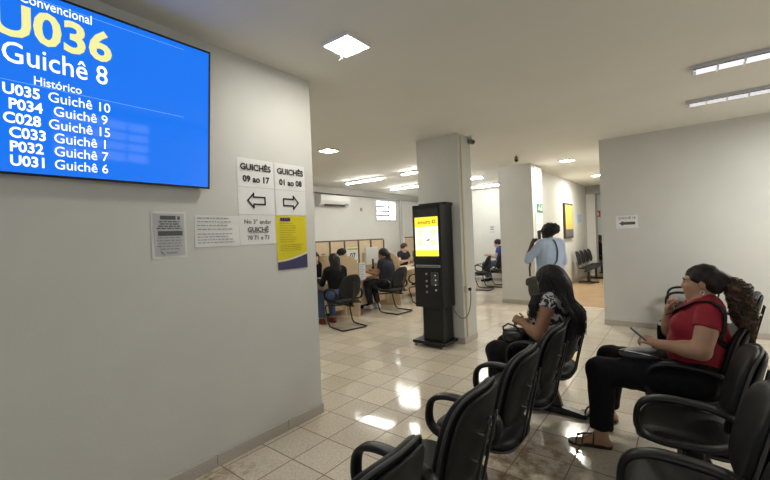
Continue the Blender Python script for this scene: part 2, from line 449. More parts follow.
def person(name, label, J, base, h=.008, skin_m=None, st=1.0, hs=1.0, bust=0.0, belly=0.0, top=None, sleeve=.45, bottom=None, trouser=1.0,
           arm=1.0, leg=1.0, handL=None, handR=None, hem=None, neck_r=.085, shoe=None, fold=.003, group=None, feet=True, skirt_infl=.012, topinfl=.010):
    base = np.asarray(base, float)
    HP, q, A = head_prims(J['head'], J['F'], J['U'], hs)
    TP, TA = torso_prims(J, st, bust, belly)
    neckP = [cap(J['neck']-unit(J['neck']-J['chest'])*.02, J['head']-A[1]*.015*hs-A[2]*.04*hs, .056*hs, .050*hs, .03)]
    arms, legs, sleeves = {}, {}, []
    for s_ in 'lr':
        S_, E_, W_ = J['s'+s_], J['e'+s_], J['w'+s_]
        arms[s_] = limb(S_, E_, .052*arm, .040*arm) + [cap(E_, W_, .039*arm, .026*min(arm, 1.1), .02), ell(E_+(W_-E_)*.28, (.040*arm, .040*arm, .075), frame_z(W_-E_), .02)]
        hp = {'l': handL, 'r': handR}[s_]
        if hp: arms[s_] += hand_prims(W_, *hp)
        else:
            d = unit(W_-E_); arms[s_].append(ell(W_+d*.06, (.034, .018, .07), frame_z(d), .02))
        if 'h'+s_ in J:
            H_, K_, L_ = J['h'+s_], J['k'+s_], J['a'+s_]
            back = unit(np.cross(np.cross(K_-H_, L_-K_), L_-K_)+1e-6)
            cv = .82 if bottom else 1.0
            legs[s_] = [cap(H_, K_, .088*leg*cv, .060*leg*cv, .03), cap(K_, L_, .054*leg*cv, .036, .03), ell(K_+(L_-K_)*.3, (.050*leg*cv, .050*leg*cv, .11), frame_z(L_-K_), .03)]
            if feet:
                fd = unit(J['f'+s_]); side = np.cross(fd, (0, 0, 1))
                heel = L_-fd*.03+V(0, 0, -.055); ball = L_+fd*.13+V(0, 0, -.068)
                legs[s_] += [cap(L_, heel, .034, .030, .02), cap(L_+fd*.01, ball, .032, .019, .03), cap(heel, ball, .026, .02, .02), cap(ball-side*.025, ball+side*.025, .017, None, .02)]
                for i in range(5):
                    o_ = (-.034+.017*i); ln = (.050, .046, .042, .036, .028)[i if s_ == 'l' else i]
                    sg = 1 if s_ == 'l' else -1
                    b0 = ball+side*o_*sg; legs[s_].append(cap(b0, b0+fd*ln+V(0, 0, -.003), .0105 if i else .0125, .009, .005))
    allp = TP+neckP+HP+arms['l']+arms['r']
    for s_ in 'lr':
        if s_ in legs: allp = allp+legs[s_]
    body = solid(name, allp, h, skin_m, None)
    body.data.transform(Matrix.Translation(Vector(-base))); body.location = base
    tag(body, label, 'person', group)
    if h < .012: add_eyes(body, q, A, hs)
    rng = np.random.default_rng(3); ph = rng.uniform(0, 6, 9); kv = rng.normal(0, 1, (3, 3))*26
    disp = lambda X: fold*sum(np.sin(X@kv[i]+ph[i]) for i in range(3))/1.7
    if top:
        P = list(TP)
        P.append(cap(J['neck']-unit(J['neck']-J['chest'])*.07, J['neck']-unit(J['neck']-J['chest'])*.02, .06*st, .055, .04))
        if hem is not None: P.append(plane(*hem))
        for s_ in 'lr':
            S_, E_, W_ = J['s'+s_], J['e'+s_], J['w'+s_]
            if sleeve <= 1:
                end = S_+(E_-S_)*sleeve
                P.append(sub([cap(S_, E_, .058*arm, .046*arm, .02), plane(end, E_-S_)]))
            else:
                end = E_+(W_-E_)*(sleeve-1)
                P.append(sub([cap(S_, E_, .060*arm, .050*arm, .02)])); P.append(sub([cap(E_, W_, .050*arm, .040, .02)]+([plane(end, W_-E_)] if sleeve < 2 else [])))
        P.append(cut(ell(J['neck']+TA[1]*.055+TA[2]*.045, (neck_r, .075, .075), TA, .01)))
        solid(top[0], P, h, top[1], body, topinfl, disp); CLOTH[body.name] = (P, topinfl)
    if bottom:
        lat = TA[0]
        P = [TP[2], TP[1]]; ends = []
        for s_ in 'lr':
            if s_ not in legs: continue
            H_, K_, L_ = J['h'+s_], J['k'+s_], J['a'+s_]
            end = K_+(L_-K_)*trouser
            P += [cap(H_, K_, .092*leg, .070*leg, .05), cap(K_, L_, .070*leg, .047*leg, .03)]; ends.append(plane(end, L_-K_))
        P += ends; P.append(plane(J['waist']*.6+J['pelvis']*.4, J['waist']-J['pelvis']))
        solid(bottom[0], P, h, bottom[1], body, skirt_infl, disp)
    if shoe:
        for s_ in 'lr':
            if s_ not in legs: continue
            L_, fd = J['a'+s_], unit(J['f'+s_]); side = np.cross(fd, (0, 0, 1))
            z = V(0, 0, -.066)
            solid('shoe', [cap(L_+V(0, 0, -.02), L_+z*.8, .040, .038, .02), cap(L_-fd*.035+z*.85, L_+fd*.15+z*.95, .036, .034, .03), cap(L_+fd*.14+z*.95-side*.015, L_+fd*.17+z-side*.01, .034, .03, .02)], h, shoe, body, .003)
    return body, q, A, TA
#%%P3
# ------------------------------------------------------------------ the room
CH = 2.963
WX = -2.620
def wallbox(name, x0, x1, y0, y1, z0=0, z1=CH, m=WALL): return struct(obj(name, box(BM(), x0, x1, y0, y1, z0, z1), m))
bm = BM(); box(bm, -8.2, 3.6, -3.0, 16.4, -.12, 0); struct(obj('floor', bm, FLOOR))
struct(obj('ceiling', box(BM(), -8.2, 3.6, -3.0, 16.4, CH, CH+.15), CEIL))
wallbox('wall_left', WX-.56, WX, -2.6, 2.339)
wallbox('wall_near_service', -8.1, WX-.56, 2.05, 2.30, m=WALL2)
wallbox('wall_service', -8.1, -7.80, 2.3, 12.2, m=WALL2)
wallbox('wall_far', -7.8, -2.82, 12.0, 12.2, m=WALL2)
wallbox('wall_corridor', -2.82, -2.64, 8.96, 14.9)
wallbox('wall_corridor_end', -2.82, -.9, 15.6, 15.8)
wallbox('wall_front', -1.088, 3.2, 7.062, 7.25)
wallbox('wall_corridor_right', -1.088, -.95, 7.25, 15.6)
wallbox('wall_right', 3.2, 3.4, -2.6, 7.25)
wallbox('wall_back', -3.18, 3.4, -2.8, -2.6)
wallbox('pillar_kiosk', -3.185, -2.50, 4.925, 5.33)
wallbox('pillar_corridor', -3.235, -2.525, 8.26, 8.96)
wallbox('pillar_corridor_end', -2.64, -2.38, 14.35, 14.75, 0, 2.70)
wallbox('beam_corridor', -2.64, -1.088, 14.3, 14.8, 2.70, CH, GREY)
wallbox('beam_service', -7.8, -7.62, 2.3, 12.0, 2.79, CH, mat('beam_paint', (.42, .41, .38), .7))
# skirting
def skirt(name, x0, x1, y0, y1, joints, axis):
    bm = BM(); cuts = [(y0 if axis == 'y' else x0)] + joints + [(y1 if axis == 'y' else x1)]
    for a, b in zip(cuts, cuts[1:]):
        if axis == 'y': box(bm, x0, x1, a+.0015, b-.0015, 0, .085, .003, 1)
        else: box(bm, a+.0015, b-.0015, y0, y1, 0, .085, .003, 1)
    struct(obj(name, bm, STONE))
skirt('baseboard_left', WX, WX+.014, -2.6, 2.353, [-1.9, -1.24, -.6, .08, .72, 1.35, 1.96], 'y')
skirt('baseboard_left_end', WX-.56, WX, 2.339, 2.353, [], 'x')
skirt('baseboard_front', -1.09, 3.2, 7.048, 7.062, [-.36, .32, 1.0, 1.7, 2.4], 'x')
skirt('baseboard_pillar', -3.19, -2.486, 4.911, 4.925, [], 'x')
skirt('baseboard_pillar_side', -2.50, -2.486, 4.925, 5.33, [], 'y')
skirt('baseboard_pillar_corridor', -3.24, -2.511, 8.246, 8.26, [-2.8], 'x')
skirt('baseboard_pillar_corridor_side', -2.525, -2.511, 8.26, 8.96, [], 'y')
skirt('baseboard_corridor', -2.64, -2.626, 8.96, 14.35, [10.3, 11.7, 13.1], 'y')
skirt('baseboard_far', -7.8, -2.82, 11.986, 12.0, [-6.5, -5.2, -4], 'x')
skirt('baseboard_service', -7.8, -7.786, 2.3, 12, [4, 6, 8, 10], 'y')
# corridor floor in worn tan
CORR = mat('corridor_floor', (.50, .345, .20), .22, noise=.10, nscale=3)
struct(obj('floor_corridor', box(BM(), -2.64, -1.088, 8.45, 15.6, -.01, .002), CORR))
struct(obj('trim_1', box(BM(), -2.53, -1.088, 8.38, 8.45, -.01, .006, .002, 1), mat('threshold', (.62, .56, .47), .4)))
# pale painted cover strips on the pillars
struct(obj('trim_2', box(BM(), -2.525, -2.513, 8.42, 8.90, .09, 2.93, .004, 1), WHITE))
CREAM = mat('cream_conduit', (.60, .53, .36), .5)
struct(obj('trim_3', box(BM(), -2.50, -2.482, 4.99, 5.035, .09, 2.94, .005, 1), CREAM))
# windows
def window(name, axis, at, a0, a1, z0, z1, bars, fr, pane_m, frame_m, side=None):
    s = 1 if at < 0 else -1
    def bx(bm, p0, p1, q0, q1, d0, d1):
        d0, d1 = sorted((at+s*d0, at+s*d1))
        return box(bm, d0, d1, p0, p1, q0, q1) if axis == 'x' else box(bm, p0, p1, d0, d1, q0, q1)
    p = struct(obj(name, bx(BM(), a0, a1, z0, z1, .002, .012), pane_m))
    bm = BM()
    for e in ((a0-fr, a1+fr, z0-fr, z0), (a0-fr, a1+fr, z1, z1+fr), (a0-fr, a0, z0, z1), (a1, a1+fr, z0, z1)): bx(bm, *e, 0, .04)
    struct(obj('window_frame', bm, WHITE, p))
    bm = BM()
    for z in bars: bx(bm, a0, (side or a1), z-.024, z+.024, .012, .038)
    if side: bx(bm, side-.015, side+.015, z0, z1, .012, .038)
    else:
        for k in range(1, 4): m_ = a0+(a1-a0)*k/4; bx(bm, m_-.014, m_+.014, z0, z1, .012, .038)
    struct(obj('window_bars', bm, frame_m, p)); return p
DAY = (.93, .97, 1.0)
window('window_1', 'x', -7.80, 9.56, 10.56, 2.11, 2.70, [2.245, 2.385, 2.53], .035, mat('window_glow_far', (.8, .8, .8), .3, emit=WIN_FAR, ecol=DAY), mat('window_bar_grey', (.10, .11, .15), .5), side=10.20)
window('window_2', 'x', 3.2, 1.7, 3.1, 2.05, 2.75, [2.22, 2.40, 2.58], .035, mat('window_glow_side', (.8, .8, .8), .3, emit=WIN_SIDE, ecol=DAY), GREY)
window('added_window', 'y', -2.6, -1.4, 2.6, .9, 2.5, [1.4], .05, mat('added_window_glow', (.8, .8, .8), .3, emit=WIN_ADDED, ecol=DAY), GREY)  # glowing pane added on the unseen back wall as a light source

# ------------------------------------------------------------------ ceiling lamps
LAMPW = mat('lamp_panel_warm', (.9, .9, .9), .4, emit=SPOT, ecol=(1.0, .96, .86))
def spot(x, y, s, label, rz=0.0, broken=False, watts=18):
    t = thing('ceiling_downlight', label, 'ceiling light', (x, y, CH), rz, 'square ceiling downlights')
    bm = BM(); f = .018
    for a in ((-s-f, s+f, -s-f, -s), (-s-f, s+f, s, s+f), (-s-f, -s, -s, s), (s, s+f, -s, s)): box(bm, a[0], a[1], a[2], a[3], -.022, 0, .003, 1)
    obj('frame', bm, WHITE, t, world=False)
    obj('diffuser', box(BM(), -s, s, -s, s, -.016, -.004), LAMPW, t, world=False)
    a = area('lamp_light', (0, 0, -.024), (0, 0, 0), 2*s-.02, 2*s-.02, watts, (1, .95, .85)); a.parent = t
    if broken:
        bm = BM(); tube(bm, [(-s+.03, s-.10, -.016), (-s+.01, s-.06, -.05), (-s-.02, s-.05, -.055)], .006, 6); obj('clip', bm, GREY, t, world=False)
    return t
spot(-1.92, 2.09, .115, 'bright square downlight nearest the blue screen, with a bent clip on one corner', 0, True, 8)
spot(-4.45, 4.33, .11, 'small round-looking bright ceiling lamp beyond the edge of the sign wall')
spot(-1.89, 8.51, .12, 'bright ceiling lamp before the corridor, beside the corridor pillar', watts=32)
spot(-1.84, 11.56, .12, 'bright ceiling lamp down the corridor, touching the edge of the white wall', watts=55)
TUBE_M = mat('lit_tube', (.9, .9, .9), .3, emit=TUBE, ecol=(1.0, .985, .93))
def strip(x0, x1, y, label):
    t = thing('fluorescent_fixture', label, 'fluorescent light', ((x0+x1)/2, y, CH), 0, 'lit fluorescent fixtures over the service desks')
    L = (x1-x0)/2
    obj('tray', box(BM(), -L, L, -.05, .05, -.035, 0, .006, 1), WHITE, t, world=False)
    obj('tube', cyl(BM(), (-L+.03, 0, -.050), (L-.03, 0, -.050), .014, n=10), TUBE_M, t, True, world=False)
    return t
strip(-6.75, -5.55, 7.12, 'lit fluorescent fixture over the desks, nearest the air conditioner')
strip(-5.00, -3.80, 7.06, 'lit fluorescent fixture mostly hidden behind the kiosk pillar')
strip(-6.80, -5.60, 9.05, 'lit fluorescent fixture by the barred window, left of the kiosk pillar')
strip(-5.10, -3.92, 9.02, 'short visible end of a lit fluorescent fixture right of the kiosk pillar')
strip(-5.40, -4.20, 10.83, 'lit fluorescent fixture farthest back, seen in the gap between the pillars')
# two reflector fixtures of the waiting room
REFL = mat('reflector', (.78, .78, .84), .18, metal=1)
def reflector(x0, x1, y, label, em):
    t = thing('reflector_fixture', label, 'fluorescent light', ((x0+x1)/2, y, CH), 0, None)
    L = (x1-x0)/2; bm = BM()
    box(bm, -L, L, -.075, .075, -.012, 0)
    for s in (-1, 1): quad3(bm, (-L, s*.075, -.0), (2*L, 0, 0), (0, s*.012, -.034), (0, -s*.004, 0))
    for s in (-1, 1): box(bm, s*L-.006, s*L+.006, -.085, .085, -.04, 0)
    obj('housing', bm, mat('fixture_enamel', (.62, .62, .64), .4), t, world=False)
    bm = BM()
    for s in (-1, 1):
        for k in range(6):
            a0, a1 = PI*k/6, PI*(k+1)/6
            quad3(bm, (-L+.01, s*.036+.032*math.cos(a0), -.040+.026*math.sin(a0)), (2*L-.02, 0, 0), (0, .032*(math.cos(a1)-math.cos(a0)), .026*(math.sin(a1)-math.sin(a0))), (0, 0, .001))
    obj('reflector', bm, REFL, t, world=False)
    n = 7
    for k in range(1, n): xx = -L+2*L*k/n; obj('louvre', box(BM(), xx-.007, xx+.007, -.075, .075, -.062, -.012), mat('bright_white', (.90, .90, .92), .4), t, world=False)
    for s in (-1, 1): obj('tube', cyl(BM(), (-L+.03, s*.036, -.040), (L-.03, s*.036, -.040), .013, n=10), em, t, True, world=False)
    return t
DIM = mat('dim_tube', (.85, .85, .9), .25, emit=.75, ecol=(.90, .90, 1.0))
r1 = reflector(.07, 1.30, 4.52, 'louvred reflector light fixture nearest the camera at upper right, wire hanging from its end', DIM)
bm = BM(); tube(bm, [(-.59, .02, -.04), (-.592, .01, -.09), (-.575, .0, -.10)], .004, 6); obj('hanging_wire', bm, WHITE, r1, world=False)
reflector(.03, 1.26, 5.72, 'narrow reflector light fixture second from the camera, nearest the white wall', mat('off_tube_glow', (.8, .8, .82), .25, emit=.45, ecol=(.92, .92, 1.0)))  # unlit tube, its faint glow stands in for reflected daylight

# ------------------------------------------------------------------ television
tv = thing('television', 'large wall-mounted blue queue display screen in a thin black bezel', 'television', (-2.56, .56, 1.935))
TA_ = math.radians(5.5); U_ = Vector((math.sin(TA_), 0, math.cos(TA_))); R_ = Vector((0, 1, 0)); N_ = R_.cross(U_)
P0 = Vector((-2.56, 0, 1.935))
def tvp(s, t, d=0.0): return P0+R_*s+U_*t+N_*d
bm = BM(); quad3(bm, tvp(-.232, -.012, -.002), R_*1.584, U_*.905, -N_*.030); obj('case', bm, mat('tv_case', (.01, .01, .011), .3), tv)
bm = BM(); quad3(bm, tvp(.0, .12, -.032), R_*1.1, U_*.6, -N_*.022); obj('back_housing', bm, mat('tv_back', (.015, .015, .016), .5), tv)
SCR = mat('screen_blue', (.004, .03, .12), .05, emit=.82, ecol=(.004, .185, .95), spec=.6)
bm = BM(); quad3(bm, tvp(-.222, 0, -.001), R_*1.564, U_*.882, N_*.001); sc = obj('screen', bm, SCR, tv)
bm = BM()
for s_ in ((-.232, -.012, 1.584, .012), (-.232, .882, 1.584, .011), (-.232, 0, .010, .882), (1.342, 0, .010, .882)):
    quad3(bm, tvp(s_[0], s_[1], -.002), R_*s_[2], U_*s_[3], N_*.006)
obj('bezel', bm, mat('tv_bezel', (.006, .006, .007), .25), tv)
bm = BM(); box(bm, -2.614, -2.59, .3, .9, 2.1, 2.5); obj('wall_bracket', bm, BLKMET, tv)
TXW = mat('screen_text_white', (.7, .7, .7), .3, emit=1.0, ecol=(.9, .95, 1.0)); TXY = mat('screen_text_yellow', (.2, .2, .05), .3, emit=.78, ecol=(1.0, .97, .40))
cx = .555
def tvtext(bm, s, size, x, t, al='CENTER', b=0.0, sx=1.0): text_into(bm, s, size, tvp(x, t, .0012), R_, U_, al, b, sx)
bm = BM(); tvtext(bm, 'U036', .216, cx-.006, .644, b=.028, sx=1.02); obj('called_number', bm, TXY, sc)
bm = BM(); tvtext(bm, 'Convencional', .066, cx+.002, .814, b=.010, sx=.80); tvtext(bm, 'Guichê 8', .138, cx+.003, .518, b=.006, sx=.85); tvtext(bm, 'Histórico', .058, cx, .438, b=.008, sx=.88)
for i, (a, b) in enumerate((('U035', '10'), ('P034', '9'), ('C028', '15'), ('C033', '1'), ('P032', '7'), ('U031', '6'))):
    t = .369-.0672*i; wide = .02 if len(b) == 2 else 0.0
    tvtext(bm, a, .070, .340+.025-wide, t, 'LEFT', b=.026, sx=.90)
    tvtext(bm, 'Guichê '+b, .070, .506+.025-wide, t, 'LEFT', b=.006, sx=.93)
obj('lettering', bm, TXW, sc)
bm = BM()
for t in (.850, .432): quad3(bm, tvp(-.08, t, .0005), R_*1.26, U_*.0022, N_*.0005)
obj('divider_line', bm, mat('screen_line', (.1, .2, .5), .3, emit=.9, ecol=(.16, .40, 1.0)), sc)

# ------------------------------------------------------------------ papers on the wall beside the screen
def sheet(name, label, cat, y0, y1, z0, z1, m=PAPER, skew=0.0, group=None):
    """a sheet taped to wall_left with gently lifting edges."""
    bm = BM(); nx, nz = 8, 8; g = {}
    for k in (0, 1):
        for i in range(nx+1):
            for j in range(nz+1):
                a, b = i/nx, j/nz
                lift = .0015+.004*abs(a-.5)**2*4*(b**3*.3+(1-b)**3)
                g[k, i, j] = bm.verts.new((WX+lift+k*.0006, y0+(y1-y0)*a+skew*(b-.5)*(z1-z0), z0+(z1-z0)*b+skew*(a-.5)*-.3*(y1-y0)))
    for k in (0, 1):
        for i in range(nx):
            for j in range(nz): bm.faces.new((g[k, i, j], g[k, i+1, j], g[k, i+1, j+1], g[k, i, j+1]))
    for i in range(nx):
        for j in (0, nz): bm.faces.new((g[0, i, j], g[0, i+1, j], g[1, i+1, j], g[1, i, j]))
    for j in range(nz):
        for i in (0, nx): bm.faces.new((g[0, i, j], g[0, i, j+1], g[1, i, j+1], g[1, i, j]))
    o = obj(name, bm, m, None, True); tag(o, label, cat, group); return origin(o, (WX, (y0+y1)/2, z0))
LX = WX+.0072
YV, ZV = (0, 1, 0), (0, 0, 1)
def bars(bm, y0, y1, z, h, x=LX): quad3(bm, (x, y0, z), (0, y1-y0, 0), (0, 0, h), (.0004, 0, 0))
def blurry(bm, y0, y1, z0, z1, n, h, al='l', seed=1):
    r = random.Random(seed)
    for i in range(n):
        z = z1-(z1-z0)*(i+.5)/n; L = (y1-y0)*r.uniform(.72, 1.0); a = y0 if al == 'l' else (y0+y1-L)/2; yy = a
        while yy < a+L-.004:
            ww = min(r.uniform(.010, .034), a+L-yy); bars(bm, yy, yy+ww, z, h); yy += ww+.006
ARW = [(-.105, 0), (-.035, .075), (-.035, .038), (.105, .038), (.105, -.038), (-.035, -.038), (-.035, -.075)]
def arrow_outline(bm, c, s, flip, t=.012):
    pts = [(x*s*(-1 if flip else 1), y*s) for x, y in ARW]; k = len(pts)
    for i in range(k):
        a, b = Vector(pts[i]), Vector(pts[(i+1) % k]); d = (b-a).normalized(); n = Vector((-d.y, d.x))*t/2; a = a-d*t/2; b = b+d*t/2
        prism(bm, [tuple(a+n), tuple(b+n), tuple(b-n), tuple(a-n)], (LX, c[0], c[1]), YV, ZV, (.0004, 0, 0))
for (y0, y1, n1, n2, flip, who) in ((1.597, 1.917, 'GUICHÊS', '09 ao 17', False, 'nearer the screen'), (1.931, 2.242, 'GUICHÊS', '01 ao 08', True, 'at the wall edge')):
    c = (y0+y1)/2
    s1 = sheet('counter_number_sign', 'white paper reading %s %s, %s' % (n1, n2, who), 'sign', y0, y1, 1.972, 2.188, group='counter number papers')
    bm = BM(); text_into(bm, n1, .066, (LX, c, 2.100), YV, ZV, bold=.030); text_into(bm, n2, .066, (LX, c, 2.010), YV, ZV, bold=.030); obj('lettering', bm, INK, s1)
    s2 = sheet('arrow_sign', 'white paper with an outlined arrow pointing %s below the %s sheet' % (('right' if flip else 'left'), n2), 'sign', y0, y1, 1.762, 1.968, group='outlined arrow papers')
    bm = BM(); arrow_outline(bm, (c-.005, 1.868), .72, flip); obj('arrow', bm, INK, s2)
s = sheet('notice_sheet', 'grey-tinted printed notice with dark bands, alone below the screen', 'notice', .998, 1.212, 1.468, 1.768, mat('paper_margin', (.70, .70, .70), .8))
bm = BM(); bars(bm, 1.012, 1.198, 1.482, .272, LX-.0022); obj('printed_field', bm, mat('paper_grey', (.50, .505, .515), .8), s)
bm = BM(); bars(bm, 1.05, 1.145, 1.715, .025); bars(bm, 1.155, 1.172, 1.715, .022); bars(bm, 1.035, 1.185, 1.612, .030); blurry(bm, 1.025, 1.185, 1.648, 1.705, 4, .007, 'c', 3); obj('headings', bm, mat('notice_ink', (.10, .10, .11), .8), s)
bm = BM(); blurry(bm, 1.025, 1.185, 1.515, 1.605, 5, .007, 'c', 5); tube(bm, [(LX, 1.05, 1.513), (LX, 1.062, 1.500), (LX, 1.07, 1.494)], .004, 6); bars(bm, 1.08, 1.15, 1.497, .009); obj('small_print', bm, GREYINK, s)
s = sheet('notice_sheet', 'white sheet of pale small print, between the grey notice and the arrow papers', 'notice', 1.268, 1.598, 1.530, 1.747, skew=.02)
bm = BM(); blurry(bm, 1.285, 1.58, 1.635, 1.738, 4, .007, 'l', 8); blurry(bm, 1.285, 1.58, 1.545, 1.625, 4, .006, 'l', 11); obj('small_print', bm, GREYINK, s)
s = sheet('notice_sheet', 'white sheet naming a counter on another floor, below the left arrow paper', 'notice', 1.600, 1.915, 1.532, 1.757, skew=-.01)
bm = BM(); c = 1.757
text_into(bm, 'No 3° andar', .048, (LX, c, 1.690), YV, ZV, bold=.010); text_into(bm, 'GUICHÊ', .052, (LX, c, 1.628), YV, ZV, bold=.028); bars(bm, c-.085, c+.085, 1.618, .005); text_into(bm, '70 71 e 73', .046, (LX, c, 1.568), YV, ZV, bold=.018)
obj('lettering', bm, mat('soft_ink', (.14, .14, .15), .8), s)
s = sheet('yellow_flyer', 'yellow flyer with a navy foot and small print, below the right arrow paper', 'flyer', 1.925, 2.236, 1.312, 1.756, mat('flyer_yellow', (.72, .60, .0), .55))
NAVY = mat('flyer_navy', (.035, .035, .11), .6)
bm = BM(); pts = [(1.927, 1.314), (2.234, 1.314), (2.234, 1.432)]+[(2.234-.307*k/12, 1.432-.055*math.sin(PI/2*k/12)) for k in range(1, 13)]
prism(bm, [(y-1.925, z-1.312) for y, z in pts], (LX-.001, 1.925, 1.312), YV, ZV, (.0004, 0, 0)); obj('navy_foot', bm, NAVY, s)
bm = BM(); pts = [(2.234-.307*k/12, 1.447-.055*math.sin(PI/2*k/12)) for k in range(13)]
for a, b in zip(pts, pts[1:]): prism(bm, [(a[0]-1.925, a[1]-1.312), (b[0]-1.925, b[1]-1.312), (b[0]-1.925, b[1]-1.322), (a[0]-1.925, a[1]-1.322)], (LX-.001, 1.925, 1.312), YV, ZV, (.0004, 0, 0))
obj('white_stripe', bm, PAPER, s)
bm = BM(); bars(bm, 1.965, 2.065, 1.712, .028); obj('header_badge', bm, NAVY, s)
bm = BM(); blurry(bm, 1.978, 2.055, 1.714, 1.738, 1, .007, 'l', 31); obj('badge_print', bm, PAPER, s)
bm = BM(); blurry(bm, 1.955, 2.13, 1.53, 1.70, 9, .005, 'l', 21); blurry(bm, 1.955, 2.20, 1.46, 1.52, 4, .005, 'l', 22); obj('small_print', bm, mat('olive_print', (.40, .36, .03), .8), s)
# ------------------------------------------------------------------ right-hand wall sign
o = obj('direction_sign', box(BM(), -.885, -.592, 7.058, 7.061, 1.533, 1.735), mat('sign_white', (.80, .81, .83), .5)); tag(o, 'small white paper with a dark left-pointing arrow on the plain white wall', 'sign'); origin(o, (-.74, 7.061, 1.533))
bm = BM(); text_into(bm, 'GUICHÊ 18', .047, (-.738, 7.057, 1.678), (1, 0, 0), ZV, bold=.012); obj('lettering', bm, mat('sign_ink', (.10, .10, .12), .7), o)
bm = BM(); prism(bm, [(x*1.02, y*.72) for x, y in ((-.105, 0), (-.05, .055), (-.05, .030), (.105, .030), (.105, -.030), (-.05, -.030), (-.05, -.055))], (-.735, 7.0575, 1.612), (1, 0, 0), ZV, (0, -.0006, 0)); obj('arrow', bm, mat('arrow_olive', (.085, .085, .065), .6), o)
#%%P4
# ------------------------------------------------------------------ kiosk
k = thing('ticket_kiosk', 'tall black ticket kiosk with a lit yellow screen standing before the pillar', 'kiosk', (-2.83, 4.72, 0))
KB = mat('kiosk_black', (.005, .005, .0055), .36, spec=.35)
YF = 4.55
obj('upper_cabinet', box(BM(), -3.055, -2.605, YF, YF+.33, .55, 1.97, .008, 2), KB, k)
obj('top_cover', box(BM(), -3.035, -2.595, YF+.14, YF+.345, 1.95, 2.0, .006, 2), KB, k)
obj('column', box(BM(), -2.955, -2.635, YF+.03, YF+.30, .07, .56, .006, 2), KB, k)
obj('base_plate', box(BM(), -3.10, -2.585, YF-.04, YF+.34, .045, .085, .006, 2), KB, k)
for x in (-3.07, -2.62):
    for y in (YF-.005, YF+.30):
        bm = BM(); cyl(bm, (x-.012, y, .022), (x+.012, y, .022), .022, n=14); box(bm, x-.016, x+.016, y-.012, y+.012, .03, .046); obj('caster', bm, GREY, k, True)
obj('display_frame', box(BM(), -3.03, -2.565-.06, YF-.012, YF, 1.22, 1.91, .004, 1), mat('kiosk_gloss', (.015, .015, .017), .08), k)
SX0, SX1 = -3.008, -2.640
XV = (1, 0, 0)
ky = lambda d: YF-.012-d
def kq(bm, x0, x1, z0, z1, d): quad3(bm, (x0, ky(d), z0), (x1-x0, 0, 0), (0, 0, z1-z0), (0, -.0005, 0))
bm = BM(); kq(bm, SX0, SX1, 1.262, 1.80, .001); scr = obj('screen', bm, mat('kiosk_white', (.8, .8, .8), .3, emit=1.0, ecol=(1.0, .97, .80)), k)
YEL = mat('kiosk_yellow', (.7, .55, .02), .3, emit=.95, ecol=(1.0, .78, .05))
for z0, z1 in ((1.665, 1.80), (1.262, 1.345)): bm = BM(); kq(bm, SX0, SX1, z0, z1, .002); obj('yellow_band', bm, YEL, scr)
bm = BM(); text_into(bm, 'amuro', .080, (-2.855, ky(.004), 1.705), XV, ZV, bold=.010)
tube(bm, arc((-2.700, ky(.004), 1.732), .022, 0, 2*PI, 20, XV, ZV), .006, 6); obj('screen_lettering', bm, INK, scr)
bm = BM()
for (x, z) in ((-2.93, 1.59), (-2.72, 1.59), (-2.93, 1.45), (-2.72, 1.45)): tube(bm, arc((x, ky(.003), z), .028, 0, 2*PI, 16, XV, ZV), .009, 6); kq(bm, x-.04, x+.04, z-.055, z-.047, .003)
obj('menu_icon', bm, mat('kiosk_icon', (.6, .5, .1), .3, emit=.8, ecol=(.95, .75, .15)), scr)
bm = BM(); prism(bm, [(0, 0), (.012, -.045), (.022, -.03), (.04, -.032)], (-2.83, ky(.004), 1.50), XV, ZV, (0, -.0005, 0)); box(bm, -2.80, -2.772, ky(.005), ky(.004), 1.475, 1.495); obj('hand_icon', bm, INK, scr)
bm = BM(); box(bm, -3.02, -2.63, YF-.006, YF, 1.105, 1.140, .003, 1); obj('label_strip', bm, mat('strip_grey', (.30, .30, .31), .4), k)
bm = BM()
for i in range(12): box(bm, -3.0+.03*i, -2.982+.03*i, YF-.008, YF-.006, 1.115, 1.130)
obj('label_print', bm, INK, k)
RIM = mat('kiosk_rim', (.05, .05, .052), .3)
bm = BM(); box(bm, -2.78, -2.655, YF-.018, YF, .86, 1.04, .012, 2); obj('dispenser_slot', bm, RIM, k)
for i, z in enumerate((1.0, .935, .87, .80)):
    bm = BM(); cyl(bm, (-2.70, YF-.026, z), (-2.70, YF-.016, z), .012, n=12); obj('button', bm, CHROME if i % 2 == 0 else WHITE, k, True)
for z in (1.00, .90, .83, .75):
    bm = BM(); box(bm, -2.87, -2.84, YF-.006, YF, z, z+.03, .003, 1); obj('icon_plate', bm, mat('plate_grey', (.22, .22, .23), .4), k)
# outlet and cable on the pillar
o = thing('power_outlet', 'cream surface outlet low on the pillar side with a black plug', 'outlet', (-2.50, 5.0, .72))
obj('box', box(BM(), -2.50, -2.455, 4.955, 5.045, .72, .82, .008, 2), CREAM, o)
obj('face_plate', box(BM(), -2.456, -2.449, 4.965, 5.035, .735, .805, .003, 1), WHITE, o)
bm = BM(); box(bm, -2.45, -2.41, 4.98, 5.02, .745, .79, .01, 2); o2 = obj('plug', bm, PLASTIC, o)
bm = BM(); pts = []
A_, B_, C_, D_ = Vector((-2.42, 5.0, .745)), Vector((-2.40, 4.98, .42)), Vector((-2.46, 4.86, .22)), Vector((-2.60, 4.80, .52))
for i in range(25):
    t = i/24; pts.append(A_*(1-t)**3+B_*3*t*(1-t)**2+C_*3*t*t*(1-t)+D_*t**3)
tube(bm, pts, .005, 8); tag(obj('power_cable', bm, PLASTIC, None, True), 'thin black cable looping from the pillar outlet to the kiosk', 'cable')
